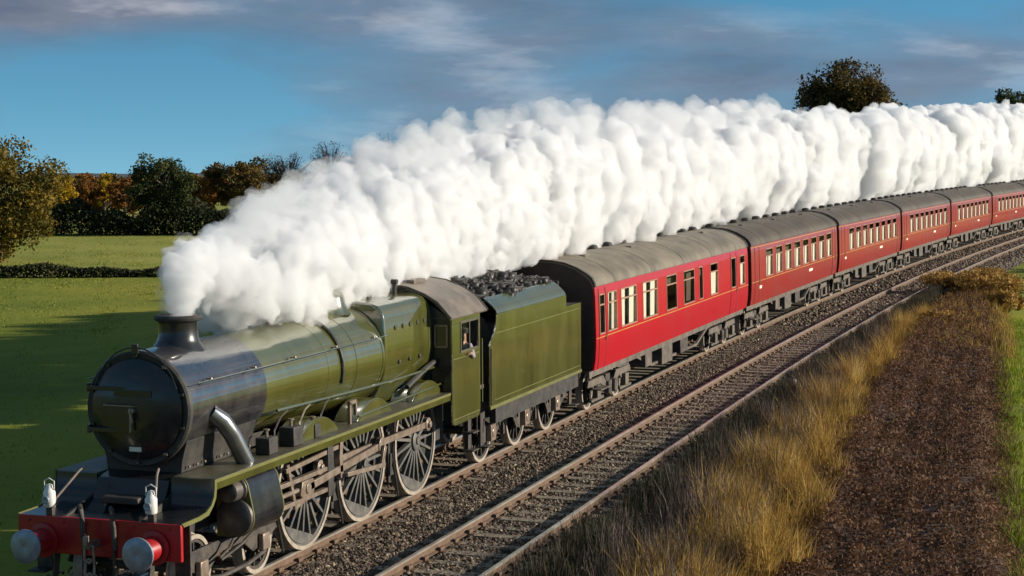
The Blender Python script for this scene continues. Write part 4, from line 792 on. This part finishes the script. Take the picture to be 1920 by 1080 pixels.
def tree(name, label, x, y, z0, top, hw, kind, bottom=None, n=7000, leaf=0.17, group=None, clumps=46):
    H = top-z0; t = empty(name, (x, y, z0)); tag(t, label, 'tree', group)
    zb = (bottom-z0) if bottom is not None else H*0.22; cz, rz_ = (H+zb)/2, (H-zb)/2
    tr = MB(); lean = rng.normal(0, 0.03*H, 2)
    tr.tube([(0, 0, -0.3), (0, 0, 0.1*H), (lean[0]*0.5, lean[1]*0.5, 0.4*H), (lean[0], lean[1], 0.8*H)], [0.055*H*0.75, 0.034*H, 0.025*H, 0.007*H], 9)
    for k in range(9):
        a = k*2.4+rng.uniform(-0.3, 0.3); zz = H*rng.uniform(0.22, 0.6); d = hw*rng.uniform(0.55, 0.95)
        tr.tube([(lean[0]*zz/H, lean[1]*zz/H, zz), (math.cos(a)*d*0.5, math.sin(a)*d*0.5, zz+0.12*H), (math.cos(a)*d, math.sin(a)*d, zz+0.2*H+rng.uniform(-0.05, 0.1)*H)], [0.016*H, 0.010*H, 0.003*H], 6)
    tr.build('trunk', BARK, t)
    C = []; W = []
    for k in range(clumps):
        v = rng.normal(size=3); v /= np.linalg.norm(v); q = rng.uniform(0.45, 0.92)
        fl = 1.0 if v[2] > -0.3 else 0.85
        C.append((v[0]*q*hw*fl, v[1]*q*hw*fl, cz+v[2]*q*rz_)); W.append(rng.uniform(0.6, 1.4))
    C = np.array(C); W = np.array(W)/sum(W); idx = rng.choice(clumps, n, p=W)
    o = rng.normal(size=(n, 3)); o /= np.linalg.norm(o, axis=1)[:, None]; o *= (rng.uniform(0.2, 1.0, n)**0.5*rng.uniform(0.75, 1.15, n))[:, None]
    rad = np.array([hw*0.27, hw*0.27, rz_*0.22])*rng.uniform(0.7, 1.3, (clumps, 1))[idx]
    P = C[idx] + o*rad
    if kind == 'bare':
        b = MB()
        for k in range(420):
            p = Vector(P[k]); c0 = Vector((p.x*0.55, p.y*0.55, p.z*0.72+0.1*H)); b.tube([c0, (c0+p)/2+Vector(rng.normal(0, 0.12, 3)), p], [0.030, 0.02, 0.01], 3)
        b.build('crown', LEAF['bare'], t); P = P[:n//4]; V, Fc = leaf_quads(P, leaf*0.55); link('leaves', arr_mesh('leaves', V, Fc), LEAF['bare'], t); return t
    V, Fc = leaf_quads(P, leaf, 0.3); link('crown', arr_mesh('crown', V, Fc), LEAF[kind], t); return t
G1 = 'trees beyond the far field'
TREES = [
 ('oak_tree', 'big tree with golden green leaves, cut by the picture edge, its branch hanging low', -60.9, 86.2, -1.1, 7.7, 4.8, 'gold', -0.9, 28000, 0.14, None, 100),
 ('yellow_tree', 'small bright yellow tree just behind the big golden tree', -82.2, 127.1, -1.2, 4.7, 2.0, 'yellow', 0.5, 5000, 0.14, G1, 30),
 ('autumn_tree', 'russet tree right beside the bright yellow tree', -96.1, 154.1, -1.8, 3.6, 2.2, 'rust', 0.3, 4500, 0.16, G1, 30),
 ('autumn_tree', 'slim orange tree with a pointed yellow top', -96.8, 159.2, -1.9, 4.5, 1.5, 'yellow', 0.5, 3500, 0.15, G1, 26),
 ('autumn_tree', 'low rusty tree touching the dark round tree', -92.1, 155.4, -1.8, 3.4, 2.2, 'rust', 0.2, 4500, 0.16, G1, 30),
 ('round_tree', 'large dark green round tree standing alone at the far field edge', -70.3, 125.9, -1.2, 6.5, 3.5, 'dark', -0.3, 15000, 0.14, None, 80),
 ('autumn_tree', 'orange brown tree between the dark round tree and the steam', -78.5, 149.5, -1.7, 4.7, 2.6, 'rust', 0.2, 6000, 0.16, G1, 36),
 ('autumn_tree', 'taller olive and orange tree half hidden by the steam', -75.6, 150.6, -1.7, 5.9, 3.2, 'brown', 0.2, 7500, 0.16, G1, 42),
 ('bare_tree', 'bare dark twiggy tree whose top shows above the first steam', -72.4, 157.0, -1.8, 7.2, 3.4, 'bare', 0.8, 5000, 0.15, G1, 40),
 ('bare_tree', 'bare dark twiggy tree higher along the edge of the steam', -68, 158.6, -1.8, 8.4, 3.4, 'bare', 0.8, 5000, 0.15, G1, 40),
 ('bare_tree', 'dark treetop just showing above the steam left of the puffs', -61.9, 160.8, -1.8, 9.0, 3.2, 'bare', 1.0, 5000, 0.15, G1, 40),
 ('oak_tree', 'tall brown green tree rising alone above the steam', -13.7, 172.2, -1.8, 16.0, 5.6, 'brown', 4.5, 34000, 0.18, None, 140),
 ('dark_tree', 'dark treetop at the right picture edge above the steam', 0.8, 198.0, -2.0, 13.9, 5.0, 'dark', 4.0, 14000, 0.20, G1, 60),
 ('woodland_tree', 'rusty brown tree in the far row, just right of the bright yellow tree', -116.6, 184.3, -2.6, 4.3, 3.6, 'rust', -1.5, 5000, 0.22, G1, 34),
 ('woodland_tree', 'dull brown tree in the far row behind the yellow tree', -117.1, 178.8, -2.5, 3.6, 3.4, 'brown', -1.5, 4500, 0.22, G1, 34),
 ('woodland_tree', 'orange tree in the far row behind the slim pointed tree', -110.4, 178.9, -2.5, 3.8, 3.4, 'rust', -1.5, 4500, 0.22, G1, 34),
 ('woodland_tree', 'olive tree in the far row left of the dark round tree', -114.6, 190.3, -2.7, 4.4, 3.6, 'brown', -1.5, 4500, 0.22, G1, 34),
 ('woodland_tree', 'russet tree in the far row touching the dark round tree', -107.7, 184.0, -2.6, 3.4, 3.4, 'rust', -1.5, 4500, 0.22, G1, 34),
 ('woodland_tree', 'tree of the far row hidden mostly behind the dark round tree', -103.9, 188.5, -2.6, 3.6, 3.4, 'brown', -1.5, 3500, 0.22, G1, 30),
 ('woodland_tree', 'golden brown tree in the far row just right of the dark round tree', -96.4, 180.5, -2.5, 4.4, 3.4, 'gold', -1.5, 4500, 0.22, G1, 34),
 ('woodland_tree', 'dark olive tree in the far row at the edge of the steam', -85.4, 173.7, -2.4, 5.8, 3.8, 'brown', -1.5, 5000, 0.22, G1, 36),
 ('bare_tree', 'bare twiggy tree in the far row at the upper edge of the steam', -88.8, 186.3, -2.5, 6.3, 3.6, 'bare', -1.0, 4500, 0.18, G1, 36),
]
for a in TREES: tree(*a[:9], n=a[9], leaf=a[10], group=a[11], clumps=a[12])
def hedge(name, label, p, q, h, w, n, leaf, kind, cat='hedge'):
    p, q = np.array(p, float), np.array(q, float); d = q-p; ln = np.linalg.norm(d); d /= ln; nrm = np.array([-d[1], d[0]])
    u = rng.uniform(0, ln, n); v = rng.normal(0, w*0.32, n); hh = h*(0.85+0.22*np.sin(u*0.55)+0.12*np.sin(u*1.7+1)); z = hh*rng.random(n)**0.8
    X = p[0]+d[0]*u+nrm[0]*v; Yv = p[1]+d[1]*u+nrm[1]*v; Z = np.array([ground_z(a, b) for a, b in zip(X[::40], Yv[::40])]).repeat(40)[:n] if False else np.interp(u, np.linspace(0, ln, 30), [ground_z(*(p+d*k)) for k in np.linspace(0, ln, 30)])
    V, Fc = leaf_quads(np.stack([X, Yv, Z+z], 1), leaf); t = empty(name, (*((p+q)/2), 0)); tag(t, label, cat)
    V[:, 0] -= t.location.x; V[:, 1] -= t.location.y
    link('foliage', arr_mesh('foliage', V, Fc), LEAF[kind], t)
    st = MB(); k = 0.0
    while k < ln:
        g = p+d*k; st.tube([(g[0]-t.location.x, g[1]-t.location.y, ground_z(*g)-0.1), (g[0]-t.location.x+rng.normal(0, .1), g[1]-t.location.y+rng.normal(0, .1), ground_z(*g)+h*0.7)], [0.05, 0.02], 5); k += ln/60
    tag(st.build('stems', BARK, t), kind='stuff')
hedge('field_hedge', 'low dark hedge crossing the left field', (-62, 66.5), (-26, 83.5), 0.78, 1.0, 16000, 0.10, 'hedge')
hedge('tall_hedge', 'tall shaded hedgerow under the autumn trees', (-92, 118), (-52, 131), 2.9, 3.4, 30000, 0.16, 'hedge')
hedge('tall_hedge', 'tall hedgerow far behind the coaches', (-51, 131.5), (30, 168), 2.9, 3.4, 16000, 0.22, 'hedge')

# far low wooded ridge, distance haze put into its slate colour
def ridge():
    V = []; n = 120
    for k in range(n):
        a = math.radians(-75+115*k/(n-1)); r = 3600; x, y = 13+r*math.sin(a), -20+r*math.cos(a); top = -31+7*mnoise.noise(Vector((k*0.09, 0.2, 0)))+3*mnoise.noise(Vector((k*0.4, 2, 0)))
        for rr, zz in ((r-500, -62), (r-120, top-3), (r, top), (r+400, top-4), (r+900, -80)): V.append((13+rr*math.sin(a), -20+rr*math.cos(a), zz))
    b = MB(); b.v = V; b.f = [(i*5+j, i*5+j+1, i*5+j+6, i*5+j+5) for i in range(n-1) for j in range(4)]
    tag(b.build('hills', mat('haze-tinted woodland', (0.06, 0.075, 0.085), 0.9, var=(0.085, 0.10, 0.11), vscale=0.01)), kind='structure')
ridge()

# grass blades
def blades(name, label, cat, n, fx, h0, h1, wdt, m, lean=0.25, zf=None):
    x, y = fx(n); n = len(x); z = np.array([ground_z(float(a), float(b)) for a, b in zip(x, y)]) if zf is None else zf(x, y)
    h = rng.uniform(h0, h1, n)*(0.75+0.35*np.sin(x*2.1+0.7*np.sin(y*0.9))*np.cos(y*1.3)); a = rng.uniform(0, 2*math.pi, n); b = rng.uniform(0, 2*math.pi, n)
    l = h*rng.uniform(0.05, 1.0, n)*lean*1.6; w = wdt*rng.uniform(0.6, 1.4, n)
    wx, wy = np.cos(a)*w, np.sin(a)*w; lx, ly = np.cos(b)*l, np.sin(b)*l
    P = np.stack([x, y, z-0.03], 1)
    V = np.stack([P+np.stack([-wx, -wy, 0*x], 1), P+np.stack([wx, wy, 0*x], 1), P+np.stack([lx*0.4+wx*0.7, ly*0.4+wy*0.7, h*0.6], 1), P+np.stack([lx*0.4-wx*0.7, ly*0.4-wy*0.7, h*0.6], 1), P+np.stack([lx, ly, h], 1)], 1).reshape(-1, 3)
    T = np.array([(0, 1, 2), (0, 2, 3), (3, 2, 4)]); Fc = (T[None]+(np.arange(n)*5)[:, None, None]).reshape(-1, 3)
    o = link(name, arr_mesh(name, V, Fc), m); tag(o, label, cat, kind='stuff'); return o
LY = [6, 14, 20, 28, 37, 46, 60]
def xl(y): return np.interp(y, [0, 8, 14, 20, 28, 37, 45, 62], [8.3, 7.94, 7.5, 7.15, 6.6, 6.3, 6.05, 5.9])     # left edge of the bracken
def xr(y): return np.interp(y, [0, 9, 18, 46, 54, 62], [12.6, 11.8, 11.1, 9.3, 8.7, 8.2])                       # right edge of the bracken
def strip(y0, y1, fa, fb, p=1.3):
    def f(n):
        y = y0+(y1-y0)*rng.random(n)**p; a, b = fa(y), fb(y); return a+(b-a)*rng.random(n), y
    return f
STRAW = leafm('straw grass', [(0.36, (0.11, 0.072, 0.030)), (0.45, (0.28, 0.170, 0.043)), (0.55, (0.50, 0.31, 0.072)), (0.70, (0.60, 0.46, 0.19))], 1.1)
DULL_SHADE = leafm('shade-darkened lineside grass', [(0.36, (0.022, 0.026, 0.016)), (0.50, (0.05, 0.047, 0.028)), (0.62, (0.11, 0.085, 0.06)), (0.74, (0.24, 0.20, 0.15))], 2.0)  # dull grass with the tall bank's shade put into its dark colours
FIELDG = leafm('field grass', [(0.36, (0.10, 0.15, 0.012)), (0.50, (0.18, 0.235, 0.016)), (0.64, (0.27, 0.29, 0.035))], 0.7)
edge = lambda y: np.maximum(xl(y)-1.65+0.35*np.sin(y*0.8)+0.2*np.sin(y*2.1), 5.5)
def patchy(f):
    def g(n):
        x, y = f(n); k = np.array([mnoise.fractal(Vector((float(a)*0.9, float(b)*0.7, 1.7)), 1.0, 2.0, 3) for a, b in zip(x, y)]); m_ = rng.random(n) < np.clip(0.55+1.6*k, 0.05, 1.0)*np.clip(0.18+1.05*(x-edge(y))/np.maximum(0.5, xl(y)-edge(y)), 0.1, 1); return x[m_], y[m_]
    return g
STALK = leafm('dead stalks', [(0.38, (0.06, 0.045, 0.045)), (0.52, (0.15, 0.11, 0.10)), (0.66, (0.30, 0.24, 0.20))], 3.0)
blades('golden_grass', 'tall golden dry grass growing along the bank beside the empty track', 'grass', 80000, patchy(strip(2, 50, lambda y: edge(y)-0.1, lambda y: xl(y)+0.35+0.25*np.sin(y*1.7)+0.15*np.sin(y*4.1))), 0.35, 1.25, 0.008, STRAW, 0.4)
blades('dead_stalks', 'grey brown dead stalks standing among the golden grass', 'stalks', 9000, strip(2, 46, lambda y: np.maximum(edge(y)-1.0, 5.2), lambda y: xl(y)-0.2), 0.5, 1.45, 0.006, STALK, 0.25)
blades('lineside_grass', 'dull grass and dead stalks, coloured dark for shade, between the bank and the ballast', 'grass', 42000, strip(2, 70, lambda y: 4.62+cx(y), lambda y: np.maximum(edge(y)+0.4, 6.0)), 0.25, 0.75, 0.009, DULL_SHADE, zf=lambda x, y: np.maximum(-0.62, np.where(x-cx(y) > 5.25, -0.215-(x-cx(y)-5.25)*0.594, -0.215)))
BRIGHTG = leafm('bright verge grass', [(0.36, (0.14, 0.20, 0.012)), (0.50, (0.25, 0.31, 0.018)), (0.64, (0.36, 0.36, 0.04))], 0.7)
blades('field_grass', 'bright green grass in the field right of the bracken strip', 'grass', 36000, strip(6, 56, xr, lambda y: xr(y)+4.0), 0.08, 0.26, 0.011, BRIGHTG)
PALEG = leafm('pale field grass', [(0.36, (0.15, 0.185, 0.022)), (0.50, (0.22, 0.24, 0.034)), (0.64, (0.31, 0.285, 0.055))], 0.09)
far = strip(44, 128, lambda y: -0.72*y-22, lambda y: -0.46*y-6, 1.0)
blades('far_meadow_grass', 'sunlit yellow green grass of the far field on the left', 'grass', 60000, far, 0.05, 0.12, 0.026, PALEG)
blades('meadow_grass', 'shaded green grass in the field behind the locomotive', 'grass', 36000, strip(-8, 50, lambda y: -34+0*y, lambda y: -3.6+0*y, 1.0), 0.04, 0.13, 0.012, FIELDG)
# bracken strip
BRM = leafm('brown bracken', [(0.34, (0.085, 0.042, 0.026)), (0.48, (0.14, 0.072, 0.040)), (0.60, (0.19, 0.102, 0.054)), (0.76, (0.29, 0.17, 0.08))], 0.5)
def bracken():
    V = []; Fc = []; ys = np.arange(0, 62, 0.7); nx = 15
    for y in ys:
        for k in range(nx):
            u = k/(nx-1); x = float(xl(y)*(1-u)+xr(y)*u); e = min(1, u*6, (1-u)*8)
            V.append((x, y, ground_z(x, y)-0.05+e*(0.24+0.12*fbm(x, y, 0.9))))
    b = MB(); b.v = V; b.f = [(i*nx+j, i*nx+j+1, (i+1)*nx+j+1, (i+1)*nx+j) for i in range(len(ys)-1) for j in range(nx-1)]
    tag(b.build('bracken_ground', mat('leaf litter', (0.06, 0.032, 0.022), 0.95, var=(0.11, 0.06, 0.036), vscale=3, bump=0.8, bscale=9)), kind='structure')
    x, y = strip(1, 61, lambda y: xl(y)-0.25*np.abs(np.sin(y*2.3)+0.5*np.sin(y*5.7)), lambda y: xr(y)+0.22*(np.sin(y*1.9)+np.sin(y*4.7)), 1.35)(85000); u = (x-xl(y))/(xr(y)-xl(y)); e = np.minimum(1, np.minimum(u*6, (1-u)*8))
    z = -0.60+e*(0.24+0.07*np.sin(u*2*math.pi*6))+0.34*np.exp(-((x-cx(y)-6.9)/1.3)**2)+rng.random(len(x))*0.34*(0.6+0.5*np.sin(x*2.3+np.sin(y))*np.cos(y*1.9))
    V2, F2 = leaf_quads(np.stack([x, y, z], 1), 0.042, 0.6)
    tag(link('bracken', arr_mesh('bracken', V2, F2), BRM), 'wide strip of low purple brown bracken beside the golden grass', 'bracken', kind='stuff')
bracken()
blades('bracken_stems', 'dead brown stems standing through the low bracken', 'stems', 26000, strip(1, 60, xl, lambda y: xr(y)+0.3), 0.15, 0.50, 0.008, BRM, 0.8)
blades('straw_tufts', 'loose golden tan grass growing along the far top of the bracken strip', 'grass', 9000, strip(40, 74, lambda y: np.maximum(xl(y)-0.3, 5.9+cx(y)*0.5), lambda y: xr(y)+0.6, 1.0), 0.25, 0.85, 0.012, STRAW, 0.5)
blades('stray_straw', 'single straw blades standing in the brown bracken', 'grass', 2500, strip(2, 45, xl, xr), 0.2, 0.6, 0.007, STRAW, 0.6)
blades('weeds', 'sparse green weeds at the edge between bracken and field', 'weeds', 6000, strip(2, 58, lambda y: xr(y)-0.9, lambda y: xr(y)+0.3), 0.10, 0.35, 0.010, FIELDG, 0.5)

# bushes and small things along the line
def bush(label, x, y, r, h, kind_m, n=4000, leaf=0.07):
    t = empty('bush', (x, y, ground_z(x, y))); tag(t, label, 'bush', 'bushes beside the line')
    k = 16; C = np.stack([rng.normal(0, r*0.42, k), rng.normal(0, r*0.42, k), h*rng.uniform(0.25, 0.72, k)], 1); i = rng.integers(0, k, n); o = rng.normal(size=(n, 3)); o /= np.linalg.norm(o, axis=1)[:, None]
    P = C[i]+o*np.array([r*0.38, r*0.38, h*0.28])*(rng.uniform(0.2, 1, n)**0.5)[:, None]; P[:, 2] = np.abs(P[:, 2])
    V, Fc = leaf_quads(P, leaf); link('foliage', arr_mesh('foliage', V, Fc), kind_m, t)
    st = MB()
    for c in C: st.tube([(c[0]*0.2, c[1]*0.2, -0.1), (c[0]*0.7, c[1]*0.7, c[2]*0.6), tuple(c)], [0.03, 0.02, 0.008], 5)
    st.build('stems', BARK, t)
ORNG = leafm('orange bracken leaves', [(0.35, (0.17, 0.095, 0.03)), (0.50, (0.40, 0.235, 0.06)), (0.65, (0.56, 0.39, 0.12))], 2.0)
DKB = leafm('bramble leaves', [(0.35, (0.02, 0.028, 0.022)), (0.55, (0.05, 0.06, 0.04)), (0.7, (0.10, 0.09, 0.05))], 2.0)
bush('small bright orange bush at the head of the bracken strip', 6.9, 48.5, 1.3, 0.65, ORNG)
bush('large orange bush beyond the bracken, near the picture edge', 8.0, 63.5, 2.4, 1.35, ORNG, 9000, 0.075)
bush('dark bramble bush where the golden grass ends', 5.95, 43.5, 0.9, 0.85, DKB)
bush('dark green bush farther along the line behind the large orange bush', 12.2, 84.0, 2.4, 1.3, LEAF['brown'], 8000, 0.12)
bush('olive bush close to the rails, between the orange bushes', 7.6, 70.0, 1.0, 0.7, LEAF['brown'], 3000, 0.08)
bush('pale straw coloured bush at the corner of the green field', 8.9, 57.0, 0.9, 1.1, STRAW, 3000, 0.07)
lg = MB(); lg.tube([(0, 0, 0), (-0.35, 0.1, 0.55), (-0.62, 0.15, 0.95)], [0.12, 0.10, 0.07], 8).tube([(-0.3, 0.08, 0.45), (0.2, 0.3, 0.85)], [0.07, 0.03], 7).tube([(0.1, 0, 0.05), (-1.2, -0.5, 0.22)], [0.09, 0.05], 7)
tag(lg.build('broken_branch', BARK, None, 0, (6.1, 61.0, -0.65)), 'dark broken branch sticking up beside the ballast', 'branch')
mp_ = empty('marker_post', (5.15, 26.9, -0.62)); tag(mp_, 'short lineside post with a pale top standing in the dark grass', 'post')
MB().box(-0.035, 0.035, -0.035, 0.035, 0, 0.75).build('post', SOOT, mp_, 0.006); MB().box(-0.045, 0.045, -0.045, 0.045, 0.75, 0.88).build('cap', WHITE, mp_, 0.01)
